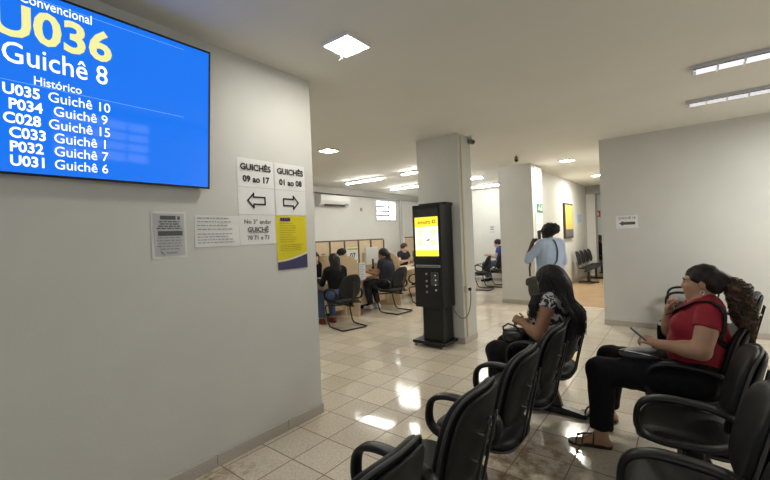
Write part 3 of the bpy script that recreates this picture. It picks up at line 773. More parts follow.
# security cameras and small signs
def seccam(loc, d, label):
    t = thing('security_camera', label, 'security camera', loc, 0)
    L_ = Vector(loc); d = Vector(d).normalized()
    bm = BM(); lathe(bm, [(.035, -.014), (.042, -.008), (.042, 0)], L_, 20); obj('mount', bm, WHITE, t, True)
    bm = BM(); cyl(bm, L_+Vector((0, 0, -.01)), L_+Vector((0, 0, -.06)), .012, n=12); obj('stem', bm, GREY, t, True)
    c = L_+Vector((0, 0, -.075)); bm = BM(); tube(bm, [c-d*.055, c-d*.05, c+d*.05, c+d*.055], [.028, .036, .036, .030], 16); b = obj('body', bm, mat('camera_grey', (.16, .16, .155), .4), t, True)
    bm = BM(); cyl(bm, c+d*.05, c+d*.062, .024, n=14); obj('lens', bm, BLACKSCREEN, b, True)
seccam((-2.45, 5.26, CH), (.8, -.5, -.35), 'small grey security camera on the ceiling at the top of the kiosk pillar')
seccam((-2.45, 7.16, CH), (.3, -.8, -.6), 'small dark security camera hanging from the ceiling between the two pillars')
o = obj('junction_box', box(BM(), -2.513, -2.47, 8.60, 8.78, 2.68, 2.90, .008, 2), WHITE); tag(o, 'small white box high on the side of the corridor pillar', 'box'); origin(o, (-2.513, 8.69, 2.68))
o = obj('exit_sign', box(BM(), -2.512, -2.50, 8.50, 8.88, 1.945, 2.135, .003, 1), mat('sign_green', (.012, .22, .10), .5)); tag(o, 'green emergency exit sign with a white running figure on the corridor pillar', 'sign'); origin(o, (-2.512, 8.69, 1.945))
bm = BM(); X_ = -2.4985
for q in ([(.05, .05), (.09, .09), (.12, .15), (.15, .12), (.12, .05)], [(.20, .04), (.32, .04), (.32, .16), (.26, .16), (.26, .10), (.20, .10)]): prism(bm, q, (X_, 8.50, 1.945), YV, ZV, (.001, 0, 0))
sphere(bm, (X_, 8.65, 2.11), (.002, .018, .018), 6); obj('pictogram', bm, PAPER, o)
o = thing('framed_poster', 'large yellow poster in a dark frame on the corridor wall', 'poster', (-2.64, 11.68, 1.31))
obj('frame', box(BM(), -2.64, -2.585, 11.22, 12.14, 1.31, 2.28, .006, 1), mat('poster_frame', (.06, .05, .04), .5), o)
obj('print', box(BM(), -2.586, -2.582, 11.27, 12.09, 1.36, 2.23), mat('poster_yellow', (.60, .45, .10), .5, noise=.22, nscale=4), o)
obj('dark_foot', box(BM(), -2.583, -2.580, 11.27, 12.09, 1.36, 1.56), mat('poster_grey', (.11, .11, .12), .5), o)
o = obj('wall_notice', box(BM(), -2.64, -2.632, 12.92, 13.46, 1.76, 2.0), mat('pale_blue', (.36, .50, .72), .6)); tag(o, 'small pale blue notice on the corridor wall beyond the yellow poster', 'notice'); origin(o, (-2.64, 13.2, 1.76))
o = obj('fire_sign', box(BM(), -2.60, -2.42, 15.58, 15.60, 1.96, 2.18, .003, 1), mat('sign_red', (.42, .03, .025), .5)); tag(o, 'small red fire sign at the far end of the corridor', 'sign'); origin(o, (-2.51, 15.6, 1.96))
bm = BM(); prism(bm, [(.05, .05), (.13, .05), (.13, .12), (.11, .17), (.07, .17), (.05, .12)], (-2.60, 15.578, 1.96), XV, ZV, (0, -.001, 0)); obj('pictogram', bm, PAPER, o)
o = obj('wall_notice', box(BM(), -5.08, -4.86, 11.99, 12.0, 1.53, 1.78), PAPER); tag(o, 'small white notice on the far wall seen between the two pillars', 'notice'); origin(o, (-4.97, 12.0, 1.53))
bm = BM()
for z, a in ((1.74, .16), (1.69, .10), (1.64, .12), (1.56, .16)): quad3(bm, (-4.97-a/2, 11.988, z), (a, 0, 0), (0, 0, .016 if a > .12 else .03), (0, -.001, 0))
obj('print', bm, GREYINK, o)

# ------------------------------------------------------------------ waiting benches: seats on a beam
def bench(name, label, x, ys, arms, feet, y_base, group=None, ax=-.275):
    t = thing(name, label, 'waiting bench', (x, y_base, 0), 0, group)
    lx = lambda p: (p[0]+x, p[1], p[2])
    for yc in ys:
        # seat
        def sf(u, v, w, yc=yc):
            fx = max(0, -u-.05)/.20
            return lx((-.285+u, yc+v, .428+w+.018*(-u)/.23-.035*fx**2+.012*(abs(v)/.23)**2))
        bm = BM(); pad(bm, .235, .235, .075, sf, 4.2, 56); s = obj('seat', bm, VINYL, t, 'all')
        bm = BM(); tube(bm, [Vector(sf(a, b, -.022)) for a, b in outline(.232, .232, 4.2, 56)], .007, 6, closed=True); obj('piping', bm, PIPING, s, 'all')
        def uf(u, v, w, yc=yc):
            fx = max(0, -u-.05)/.20
            return lx((-.285+u, yc+v, .388+w-.035*fx**2+.018*(-u)/.23+.012*(abs(v)/.23)**2))
        bm = BM(); pad(bm, .215, .215, .03, uf, 4, 48); obj('seat_shell', bm, SHELL, s, 'all')
        # back
        def bf(u, v, w, yc=yc, off=0.0):
            bow = .045*(u/.215)**2
            lean = (v)*.26 + .05*(v/.22)**2*(.5 if v > 0 else .8)*0
            taper = 1-.06*(v/.22) if v > 0 else 1.0
            return lx((-.055+lean-bow-w+off, yc+u*taper, .70+v))
        bm = BM(); pad(bm, .215, .215, .062, bf, 3.6, 56); b = obj('backrest', bm, VINYL, t, 'all')
        bm = BM(); tube(bm, [Vector(bf(a, c, -.020)) for a, c in outline(.2145, .2145, 3.6, 56)], .007, 6, closed=True); obj('piping', bm, PIPING, b, 'all')
        bm = BM(); pad(bm, .200, .200, .03, lambda u, v, w: bf(u, v, w, off=.038), 3.6, 48); obj('back_shell', bm, SHELL, b, 'all')
        # twin bent rods carrying the back
        for dy in (-.035, .035):
            bm = BM(); pts = [(.035, .80), (.012, .70), (-.012, .60), (-.034, .50), (-.050, .42), (-.075, .375), (-.12, .358), (-.20, .358), (-.30, .358)]
            ps = [Vector(lx((px_+.012, yc+dy, pz))) for px_, pz in pts]; fine = []
            for i in range(len(ps)-1):
                for q in range(3): fine.append(ps[i].lerp(ps[i+1], q/3))
            fine.append(ps[-1]); tube(bm, fine, None, 10, flat=(.009, .006)); obj('back_rod', bm, BLKMET, t, 'all')
        for dz in (.60, .72):
            for dy in (-.035, .035):
                xx = -.055+(dz-.70)*.26+.070; obj('bolt', cyl(BM(), lx((xx-.02, yc+dy, dz)), lx((xx+.006, yc+dy, dz)), .009, n=10), CHROME, t, True)
    for ya in arms:
        bm = BM(); pts = []
        for u, v in outline(.205, .112, 2.7, 44):
            vv = v*(1.0+.10*(-u/.2))
            pts.append(Vector(lx((ax+u+v*.10, ya, .552+vv))))
        tube(bm, pts, None, 12, closed=True, flat=(.030, .015), upv=(1, 0, 0)); a = obj('armrest', bm, PLASTIC, t, 'all')
        bm = BM(); box(bm, x-.30, x-.22, ya-.02, ya+.02, .375, .45, .006, 1); obj('arm_bracket', bm, BLKMET, a)
    bm = BM(); box(bm, x-.315, x-.255, min(ys)-.24, max(ys)+.24, .325, .365, .004, 1); obj('beam', bm, BLKMET, t)
    for yf in feet:
        bm = BM(); prism(bm, [(-.355, .045), (-.165, .045), (-.245, .33), (-.325, .33)], (x, yf-.022, 0), XV, ZV, (0, .044, 0)); l = obj('leg', bm, BLKMET, t)
        bm = BM(); prism(bm, [(-.54, .0), (.015, .0), (.015, .035), (-.16, .058), (-.36, .058), (-.54, .035)], (x, yf-.035, 0), XV, ZV, (0, .07, 0)); obj('foot_bar', bm, BLKMET, l)
    return t
P = .615
A0 = .90
bench('waiting_bench', 'long black bench running from the foreground to the woman in the patterned blouse', -.70, [A0+P*i for i in range(5)], [A0+P*(i+.5)+.03 for i in range(5)], [1.25, 3.46], A0, 'black beam benches of the waiting room')
B0 = 1.45
bench('waiting_bench', 'black bench at right whose end seat holds the woman in red', .26, [B0+P*i for i in range(4)], [B0+P*(i+.5)+.05 for i in range(4)], [1.60, 3.05], B0, 'black beam benches of the waiting room', -.295)
bench('waiting_bench', 'black bench whose seat backs show just beyond the ponytail of the woman in red', .48, [4.80, 5.41], [4.49, 5.10], [5.1], 4.8, 'black beam benches of the waiting room')
bench('waiting_bench', 'black bench by the white wall, its ring armrest showing beyond the red-topped woman\'s fist', .25, [6.06, 6.67], [6.37, 6.93], [6.36], 6.06, 'black beam benches of the waiting room', -.295)
def corridor_bench(label, x, ys, feet, flip=1):
    t = thing('corridor_bench', label, 'waiting bench', (x, ys[0], 0), 0, 'black plastic benches along the corridor')
    for yc in ys:
        bm = BM(); pad(bm, .21, .20, .03, lambda u, v, w: (x+flip*(.27+u), yc+v, .43+w+.06*(v/.2)**2*.3), 4, 32); obj('seat', bm, SHELL, t, 'all')
        bm = BM(); pad(bm, .215, .20, .028, lambda u, v, w: (x+flip*(.03-v*.22-.03*(u/.2)**2*-1+w), yc+u, .72+v), 3.2, 32); obj('backrest', bm, SHELL, t, 'all')
        bm = BM()
        for s in (-1, 1): tube(bm, [(x+flip*.30, yc+s*.08, .41), (x+flip*.05, yc+s*.08, .42), (x+flip*.0, yc+s*.08, .60)], .011, 6)
        obj('seat_bracket', bm, GREY, t, True)
    bm = BM(); box(bm, x+flip*.25-.03, x+flip*.25+.03, ys[0]-.2, ys[-1]+.2, .34, .39); obj('beam', bm, BLKMET, t)
    for yf in feet:
        bm = BM(); box(bm, x+flip*.25-.03, x+flip*.25+.03, yf-.03, yf+.03, .04, .35); l = obj('leg', bm, BLKMET, t)
        bm = BM(); box(bm, x+flip*.25-.27, x+flip*.25+.27, yf-.03, yf+.03, 0, .045, .006, 1); obj('foot_bar', bm, BLKMET, l)
corridor_bench('black bench of four seats along the corridor wall past the yellow poster', -2.52, [12.10, 12.64, 13.18, 13.72], [12.35, 13.5])
corridor_bench('black bench deeper in the corridor, half hidden by the white wall edge', -2.60, [15.05], [15.05])
#%%P5
# ------------------------------------------------------------------ service desks
DESK = mat('desk_top', (.60, .50, .36), .4, noise=.04, nscale=5)
def desk(y0, y1, label):
    t = thing('service_desk', label, 'desk', (-5.65, y0, 0), 0, 'tan service desks')
    obj('desktop', box(BM(), -6.15, -5.28, y0+.02, y1-.02, .72, .75, .006, 1), DESK, t)
    obj('front_panel', box(BM(), -5.52, -5.49, y0+.03, y1-.03, .12, .72), WOOD, t)
    for y in (y0+.02, y1-.05): obj('side_panel', box(BM(), -6.1, -5.42, y, y+.03, 0, .72), WOOD, t)
    return t
def divider(y, label):
    """desk screen with a rounded customer end."""
    t = thing('desk_divider', label, 'divider', (-5.6, y, 0), 0, 'tan desk dividers')
    pts = [(-6.2, .0), (-5.12, .0), (-5.10, .80)]+[(-5.36+.26*math.cos(a), .92+.26*math.sin(a)) for a in [PI/2*i/10 for i in range(11)]]+[(-6.2, 1.18)]
    bm = BM(); prism(bm, pts, (0, y-.02, 0), XV, ZV, (0, .04, 0)); obj('panel', bm, WOOD, t)
    bm = BM(); tube(bm, [(px_, y, pz) for px_, pz in pts[1:]], .012, 6); obj('edge_trim', bm, mat('edge_tan', (.50, .37, .23), .5), t, True)
    return t
DY = [2.95, 4.30, 5.65, 7.02, 8.40]
desk(4.32, 5.63, 'tan service desk where the customer in black with jeans sits')
desk(5.67, 7.0, 'tan service desk where the customer in navy with white shoes sits')
desk(7.04, 9.3, 'tan service desk of the man in a dark shirt behind a monitor')
desk(9.7, 11.0, 'tan service desk of the person in blue, seen between the pillars')
divider(5.65, 'tan divider carrying the paper numbered 07')
divider(7.02, 'tan divider between the navy customer and the kiosk')
divider(9.66, 'tan rounded divider seen in the gap between the pillars')
o = obj('desk_number_sign', box(BM(), -5.40, -5.39, 5.63, 5.97, 1.06, 1.36, .003, 1), mat('number_board', (.74, .75, .72), .5)); tag(o, 'square white board numbered 07 standing on the divider', 'sign'); origin(o, (-5.4, 5.8, 1.06))
bm = BM(); text_into(bm, '07', .17, (-5.387, 5.80, 1.13), YV, ZV, bold=.025); obj('lettering', bm, mat('navy_ink', (.03, .05, .12), .6), o)
bm = BM(); box(bm, -5.389, -5.387, 5.645, 5.955, 1.31, 1.345); box(bm, -5.389, -5.387, 5.645, 5.955, 1.075, 1.10); obj('colour_band', bm, mat('band_olive', (.42, .42, .10), .6), o)
o = obj('notice_sheet', box(BM(), -5.085, -5.08, 5.645, 5.82, .72, 1.06), mat('blue_white_paper', (.62, .66, .72), .7)); tag(o, 'pale printed sheet on the end of the divider under number 07', 'notice'); origin(o, (-5.08, 5.73, .72))
bm = BM()
for i in range(9): quad3(bm, (-5.079, 5.66, .75+.033*i), (0, .10+.04*((i*7) % 3)/2, 0), (0, 0, .012), (.0006, 0, 0))
obj('print', bm, GREYINK, o)
def monitor(x, y, z, face, w_, h_, backm, label):
    t = thing('monitor', label, 'monitor', (x, y, z), math.atan2(face[1], face[0]), 'computer monitors on the desks')
    obj('casing', box(BM(), -.03, .012, -w_/2, w_/2, .10, .10+h_, .01, 2), backm, t, world=False)
    obj('screen', box(BM(), .012, .014, -w_/2+.015, w_/2-.015, .115, .085+h_), BLACKSCREEN, t, world=False)
    obj('neck', box(BM(), -.05, -.025, -.03, .03, .015, .22, .005, 1), BLKMET, t, world=False)
    bm = BM(); lathe(bm, [(.12, .75-z), (.12, .758-z), (.03, .775-z), (.03, .05)], (-.03, 0, 0), 20); obj('stand', bm, BLKMET, t, True, world=False)
    return t
monitor(-5.62, 6.66, .85, (-1, -.25), .62, .38, mat('monitor_pale', (.62, .63, .62), .4), 'monitor with a pale grey back on the navy customer\'s desk')
monitor(-5.75, 8.55, .75, (-.8, -.6), .50, .30, BLKMET, 'black monitor in front of the man in a dark shirt')
o = obj('document', box(BM(), -5.75, -5.52, 4.78, 5.05, .751, .757), PAPER); tag(o, 'white papers lying on the desk before the attendant at the wall edge', 'papers'); origin(o, (-5.63, 4.9, .751))
# tall tan partition behind the attendants, a row of panels with dark edges
PX = -7.30
ys = [5.95, 6.47, 6.98, 7.52, 8.08, 8.62, 9.22]
where = ['first panel at the wall edge', 'second panel from the wall edge', 'third panel from the wall edge', 'panel just above the number 07', 'panel behind the pale monitor', 'last panel before the bare white wall']
for i in range(6):
    a, b = ys[i], ys[i+1]
    t = thing('partition_panel', 'tall tan partition panel behind the desks, '+where[i], 'partition', (PX, (a+b)/2, 0), 0, 'tan partition panels behind the desks')
    obj('board', box(BM(), PX-.02, PX+.02, a+.012, b-.012, .05, 1.47), WOOD, t)
    obj('top_trim', box(BM(), PX-.025, PX+.025, a, b, 1.47, 1.505), DKTRIM, t)
    obj('edge_post', box(BM(), PX-.025, PX+.05, b-.02, b+.012, 0, 1.47), DKTRIM, t)
    obj('latch', box(BM(), PX+.02, PX+.03, a+.22, a+.34, 1.16, 1.18), DKTRIM, t)
t = thing('partition_panel', 'tan partition panel standing alone beside the kiosk, behind the man in a dark shirt', 'partition', (PX, 10.45, 0), 0, 'tan partition panels behind the desks')
obj('board', box(BM(), PX-.02, PX+.02, 10.42, 10.95, .05, 1.49), WOOD, t); obj('top_trim', box(BM(), PX-.025, PX+.025, 10.40, 10.97, 1.49, 1.52), DKTRIM, t)
# air conditioner
ac = thing('air_conditioner', 'white split air conditioner high on the service wall', 'air conditioner', (-7.80, 7.54, 2.43))
bm = BM(); prof = [(0, .0), (.13, .0), (.20, .05), (.225, .14), (.225, .27), (.20, .30), (0, .30)]
prism(bm, prof, (-7.80, 7.02, 2.45), XV, ZV, (0, 1.10, 0)); obj('body', bm, WHITE, ac)
bm = BM(); prism(bm, [(.135, -.004), (.203, .043), (.195, .055), (.13, .008)], (-7.80, 7.18, 2.45), XV, ZV, (0, .80, 0)); obj('outlet_flap', bm, mat('vent_dark', (.10, .10, .10), .5), ac)
o2 = obj('display_window', box(BM(), -7.577, -7.572, 7.92, 8.06, 2.49, 2.53), mat('ac_display', (.3, .3, .3), .3), ac)
bm = BM(); tube(bm, [(-7.78, 10.86, .9), (-7.78, 10.86, 2.80)], .06, 10); struct(obj('trim_4', bm, mat('pipe_paint', (.50, .50, .48), .5), None, True))
o = obj('wall_sensor', box(BM(), -7.80, -7.77, 8.80, 8.88, 2.36, 2.46, .006, 1), GREY); tag(o, 'small grey wall box between the air conditioner and the barred window', 'sensor'); origin(o, (-7.8, 8.84, 2.36))
o = obj('cable_gland', box(BM(), -7.80, -7.70, 7.78, 8.02, 2.775, 2.80, .004, 1), mat('gland', (.12, .12, .11), .5)); tag(o, 'short dark bracket on the wall above the air conditioner', 'bracket'); origin(o, (-7.8, 7.9, 2.775))

# customers' chairs: cantilever frame on sled runners
FAB = mat('charcoal_fabric', (.012, .012, .0125), .75, noise=.15, nscale=60)
def guest_chair(label):
    t = thing('guest_chair', label, 'chair', (0, 0, 0), 0, 'black sled chairs at the service desks')
    def sf(u, v, w): return (-.0+u, v, .45+w-.03*(max(0, -u-.05)/.2)**2)
    bm = BM(); pad(bm, .235, .235, .07, sf, 3.8, 40); obj('seat', bm, FAB, t, 'all', world=False)
    def bf(u, v, w): return (.25+.30*v-.04*(u/.22)**2-w, u*(1-.12*(v/.25)), .72+v)
    bm = BM(); pad(bm, .215, .215, .05, bf, 2.8, 40); obj('backrest', bm, FAB, t, 'all', world=False)
    for s in (-1, 1):
        y = s*.25
        pts = [(.24, y*.75, .43), (.0, y*.9, .40), (-.20, y, .38), (-.235, y, .34), (-.15, y, .06), (-.10, y, .02), (.0, y, .014), (.26, y, .014), (.31, y, .014)]
        fine = []
        for i in range(len(pts)-1):
            for q in range(4): fine.append(Vector(pts[i]).lerp(Vector(pts[i+1]), q/4))
        bm = BM(); tube(bm, fine+[Vector(pts[-1])], .0125, 8); obj('runner', bm, BLKMET, t, 'all', world=False)
        bm = BM(); ps = [Vector((-.02+u+v*.08, s*.265, .575+v)) for u, v in outline(.20, .105, 2.5, 28)]
        tube(bm, ps, None, 8, closed=True, flat=(.025, .013), upv=(1, 0, 0)); obj('armrest', bm, PLASTIC, t, 'all', world=False)
    bm = BM(); tube(bm, [(.31, -.25, .014), (.335, -.2, .014), (.335, .2, .014), (.31, .25, .014)], .0125, 8); obj('cross_runner', bm, BLKMET, t, True, world=False)
    bm = BM(); box(bm, -.05, .27, -.03, .03, .38, .40); prism(bm, [(.22, .38), (.30, .50), (.345, .80), (.325, .80), (.28, .51), (.20, .40)], (0, -.025, 0), XV, ZV, (0, .05, 0)); obj('back_support', bm, BLKMET, t, world=False)
    return t
g0 = guest_chair('black sled chair under the customer in black with jeans'); g0.location = (-4.80, 4.90, 0); g0.rotation_euler.z = math.radians(-14)
for (x, y, a, lab) in ((-4.85, 6.38, -4, 'black sled chair under the customer in navy'), (-4.85, 7.55, 8, 'empty black sled chair half hidden behind the kiosk'),
                       (-4.55, 10.0, 6, 'empty black sled chair nearer the kiosk pillar, in the gap between the pillars'), (-4.45, 10.75, -4, 'empty black sled chair nearer the person in blue, in the gap between the pillars')):
    c = copy_tree(g0); c.location = (x, y, 0); c.rotation_euler.z = math.radians(a); c['label'] = lab
#%%P6
# ------------------------------------------------------------------ people
def hairmat(name, col, hi=None):
    if name in MATS: return MATS[name]
    m = mat(name, col, .55, bump=.2, bscale=90, spec=.35)
    nt = m.node_tree; b = nt.nodes['Principled BSDF']; tc = nt.nodes.new('ShaderNodeTexCoord')
    n = nt.nodes.new('ShaderNodeTexNoise'); n.inputs['Scale'].default_value = 38; n.inputs['Detail'].default_value = 4; nt.links.new(tc.outputs['Object'], n.inputs['Vector'])
    r = nt.nodes.new('ShaderNodeValToRGB'); r.color_ramp.elements[0].position = .42; r.color_ramp.elements[1].position = .68
    r.color_ramp.elements[0].color = (*col, 1); r.color_ramp.elements[1].color = (*(hi or [c*1.7 for c in col]), 1)
    nt.links.new(n.outputs[0], r.inputs[0]); nt.links.new(r.outputs[0], b.inputs['Base Color']); return m
RED = mat('red_knit', (.27, .006, .018), .75, noise=.10, nscale=30, bump=.15, bscale=260)
BLKCLOTH = mat('black_cloth', (.006, .006, .008), .85, spec=.2, noise=.15, nscale=30, bump=.15, bscale=200)
JEANS = mat('blue_denim', (.055, .095, .19), .8, noise=.2, nscale=30)
NAVYC = mat('navy_cloth', (.012, .014, .026), .85, noise=.15, nscale=20)
TAN = skin('tan', (.42, .235, .145)); BROWN = skin('brown', (.27, .135, .075)); DARK = skin('dark', (.085, .042, .026)); PALE = skin('pale', (.55, .36, .27))
Z = V(0, 0, 1)
def noise3(seed, f):
    r = np.random.default_rng(seed); K = r.normal(0, 1, (6, 3))*f; ph = r.uniform(0, 6, 6)
    return lambda X: sum(np.sin(X@K[i]+ph[i]) for i in range(6))/2.5
# --- woman in red, seated in profile, left arm towards the camera
J = dict(pelvis=V(.035, 3.25, .58), waist=V(.05, 3.25, .76), chest=V(.055, 3.25, .91), neck=V(.075, 3.25, 1.055), head=V(.062, 3.25, 1.172), F=V(-1, .02, -.06), U=Z, fwd=V(-1, 0, 0),
         sl=V(.10, 3.075, .995), sr=V(.075, 3.43, 1.0), el=V(.045, 2.985, .785), wl=V(-.175, 3.05, .785), er=V(-.115, 3.43, .80), wr=V(-.112, 3.30, .968),
         hl=V(.02, 3.14, .56), hr=V(.02, 3.37, .56), kl=V(-.51, 3.09, .535), kr=V(-.49, 3.40, .54), al=V(-.515, 3.06, .09), ar=V(-.53, 3.50, .10), fl=V(-.97, -.22, 0), fr=V(-.97, .12, 0))
hl_ = (V(-.93, .12, .25), V(.1, .45, -.9), V(-.2, .8, .4), .75, .03, .92, .5)
hr_ = (V(.10, -.22, .97), V(.95, -.25, .0), V(.3, -.9, .1), 1.45, .01, .98, 1.0)
red, q, A, TA = person('person', 'woman in a red top and black trousers, seated with hand at her mouth', J, (-.05, 3.25, 0), .0072, TAN, 1.08, .93, .070, .10,
       ('blouse', RED), .38, ('trousers', BLKCLOTH), .90, 1.30, 1.20, hl_, hr_, (V(0, 0, .53), V(0, 0, -1)), .10, skirt_infl=.012, topinfl=.014)
HB = hairmat('brown_hair', (.009, .006, .005), (.022, .013, .009))
dh = noise3(5, 60)
cap_ = ell(q(0, -.018, .036), np.array((.083, .103, .090))*.95, A)
P_ = [sub([cap_, plane(q(0, .094, .042), A[1]*.52-A[2]*.85)]), sub([cap_, ell(q(0, -.075, -.01), np.array((.074, .06, .072))*.95, A, .04), ell(q(0, -.125, .01), (.042, .042, .045), A, .03), plane(q(0, -.016, 0), A[1])])]
solid('hair', P_, .006, HB, red, .004, lambda X: .003*dh(X))
HBL = hairmat('wavy_hair', (.026, .015, .010), (.115, .062, .030))
rng = np.random.default_rng(11)
pt0 = q(0, -.14, .0)
pts_c = [pt0, pt0+V(.02, 0, -.005), pt0+V(.04, -.01, -.05), pt0+V(.055, -.02, -.11), pt0+V(.07, -.03, -.18), pt0+V(.085, -.03, -.25), pt0+V(.095, -.03, -.32)]
wid = [.030, .048, .060, .066, .066, .055, .03]
def curl(i):
    a, rr = rng.uniform(0, 2*PI), math.sqrt(rng.uniform(0, 1)); n = 30; f = rng.uniform(7, 12); ph = rng.uniform(0, 6); amp = rng.uniform(.007, .014); L = rng.uniform(.72, 1.0) if i % 6 else 1.12
    out = []
    for j in range(n):
        t = min(j/(n-1)*L, 1.12)*6; k0 = min(int(t), 5); fr_ = t-k0
        c = pts_c[k0]*(1-fr_)+pts_c[k0+1]*fr_; w_ = max(wid[k0]*(1-fr_)+wid[k0+1]*fr_, .012)
        e1 = V(.85, 0, .5); e2 = V(0, 1, 0)
        am = amp*min(1, t/1.5)
        p = c+e1*(math.cos(a)*rr*w_+am*math.cos(ph+f*t*.8))+e2*(math.sin(a)*rr*w_*.9+am*math.sin(ph+f*t*.8)); out.append(Vector(p))
    return out
bm = BM(); strands(bm, curl, 300, r=.0042); obj('ponytail', bm, HBL, red, 'all', weld=False)
core = [cap(pts_c[i], pts_c[i+1], wid[i]*.72, wid[i+1]*.72, .03) for i in range(6)]
dn = noise3(9, 75); solid('ponytail_core', core, .009, HBL, red, 0, lambda X: .010*dn(X))
bm = BM(); tube(bm, [Vector(q(0, -.135, .0)+A[0]*.034*math.cos(a)+A[2]*.034*math.sin(a)) for a in [2*PI*i/16 for i in range(16)]], .008, 8, closed=True); obj('hair_band', bm, BLKCLOTH, red, 'all')
bm = BM(); e_ = q(-.078, -.002, -.048); tube(bm, [Vector(e_+V(.010*math.cos(a), 0, -.012+.012*math.sin(a))) for a in [2*PI*i/14 for i in range(14)]], .0016, 6, closed=True); obj('earring', bm, CHROME, red, 'all')
def sandal(ankle, fd, par):
    fd = unit(fd); side = np.cross(fd, Z); z0 = ankle[2]-.088
    c = lambda f, s, z: Vector((*(ankle+fd*f+side*s)[:2], z0+z))
    ol = [(-.065, .0), (-.055, .03), (-.0, .036), (.06, .036), (.13, .047), (.18, .044), (.212, .022), (.218, 0)]
    full = [(f, s) for f, s in ol]+[(f, -s*.92) for f, s in ol[-2::-1]]
    bm = BM(); lo = [bm.verts.new(c(f, s, 0)) for f, s in full]; hi = [bm.verts.new(c(f, s, .020)) for f, s in full]
    bm.faces.new(lo); bm.faces.new(hi); k_ = len(full)
    for i in range(k_): bm.faces.new((lo[i], lo[(i+1) % k_], hi[(i+1) % k_], hi[i]))
    s = obj('sandal', bm, mat('sandal_leather', (.018, .013, .011), .5), par, True)
    bm = BM()
    for (f, w_, h_) in ((.115, .052, .062), (.155, .050, .050), (.045, .045, .085)):
        pts = [c(f-.012*math.cos(a), w_*math.cos(a), .012+h_*math.sin(a)) for a in [PI*i/12 for i in range(13)]]; tube(bm, pts, None, 8, flat=(.009, .003), upv=tuple(fd))
    tube(bm, [c(.155, .0, .062), c(.115, .008, .074), c(.07, .0, .085), c(.045, 0, .096)], None, 8, flat=(.010, .003))
    obj('strap', bm, mat('sandal_strap', (.022, .016, .013), .5), s, 'all')
sandal(J['al'], J['fl'], red); sandal(J['ar'], J['fr'], red)
# her phone, pouch and shoulder bag
ph = thing('mobile_phone', 'grey mobile phone held by the woman in red', 'phone', (-.262, 3.035, .80))
d = Vector((-.66, .10, .55)).normalized(); s_ = Vector((.10, .99, -.05)).normalized(); s_ = (s_-d*s_.dot(d)).normalized(); n_ = d.cross(s_)
bm = BM(); quad3(bm, Vector((-.215, 3.03, .793))-s_*.0, d*.135, s_*.066, n_*.011); bmesh.ops.bevel(bm, geom=list(bm.edges), offset=.003, segments=2, affect='EDGES'); obj('case', bm, mat('phone_grey', (.09, .09, .095), .35), ph)
bm = BM(); quad3(bm, Vector((-.215, 3.03, .793))+d*.008+s_*.005+n_*.0112, d*.119, s_*.056, n_*.0006); obj('screen', bm, mat('phone_screen', (.16, .16, .17), .12), ph)
for k_ in range(1):
    bm = BM(); quad3(bm, Vector((-.215, 3.03, .793))+d*.006+s_*.004-n_*.0006, d*.123, s_*.058, n_*.0005); obj('back_cover', bm, mat('phone_back', (.22, .21, .20), .3), ph)
pc = thing('pouch', 'dark pouch with pale grey panel lying on the lap of the woman in red', 'pouch', (-.29, 3.2, .64))
po = BM(); pad(po, .13, .085, .055, lambda u, v, w: (-.275+u, 3.17+v, .672+w+.012*math.sin(u*20)*(.5)), 3, 40); obj('body', po, mat('pouch_dark', (.035, .036, .042), .55), pc, 'all')
po = BM(); pad(po, .095, .055, .02, lambda u, v, w: (-.275+u, 3.16+v, .700+w+u*.10), 4, 32); obj('pale_panel', po, mat('pouch_grey', (.10, .105, .125), .4), pc, 'all')
po = BM(); tube(po, [(-.40, 3.12, .69), (-.33, 3.09, .70), (-.24, 3.085, .695), (-.16, 3.09, .68)], .006, 8); obj('zip', po, CHROME, pc, 'all')
po = BM(); tube(po, [(-.16, 3.09, .68), (-.13, 3.07, .672), (-.11, 3.065, .665)], .005, 8); obj('wrist_strap', po, PLASTIC, pc, 'all')
bg = thing('shoulder_bag', 'black bag hanging on a grey-edged strap over the shoulder of the woman in red', 'bag', (-.12, 3.45, .66))
po = BM(); pad(po, .10, .105, .07, lambda u, v, w: (-.135+u*.6, 3.47+w*1.2+u*.4, .765+v), 3.4, 40); obj('body', po, BLKCLOTH, bg, 'all')
stp = [(-.13, 3.445, .86), (-.12, 3.36, .90), (-.06, 3.24, .96), (.0, 3.15, 1.02), (.06, 3.09, 1.07), (.11, 3.05, 1.07), (.155, 3.03, 1.02), (.175, 3.01, .96), (.175, 3.02, .90), (.155, 3.06, .84), (.15, 3.15, .78)]
fine = []
for i in range(len(stp)-1):
    for q_ in range(4): fine.append(Vector(stp[i]).lerp(Vector(stp[i+1]), q_/4))
fine = [f if k_ < 3 else Vector(snap(red, f, .007)) for k_, f in enumerate(fine)]
po = BM(); tube(po, fine, None, 10, flat=(.0035, .019), upv=(.9, .2, .3)); st_ = obj('strap', po, BLKCLOTH, bg, 'all')
po = BM(); pad(po, .02, .014, .008, lambda u, v, w: (-.165+u, 3.405+w, .845+v), 4, 20); obj('buckle', po, WHITE, bg, 'all')

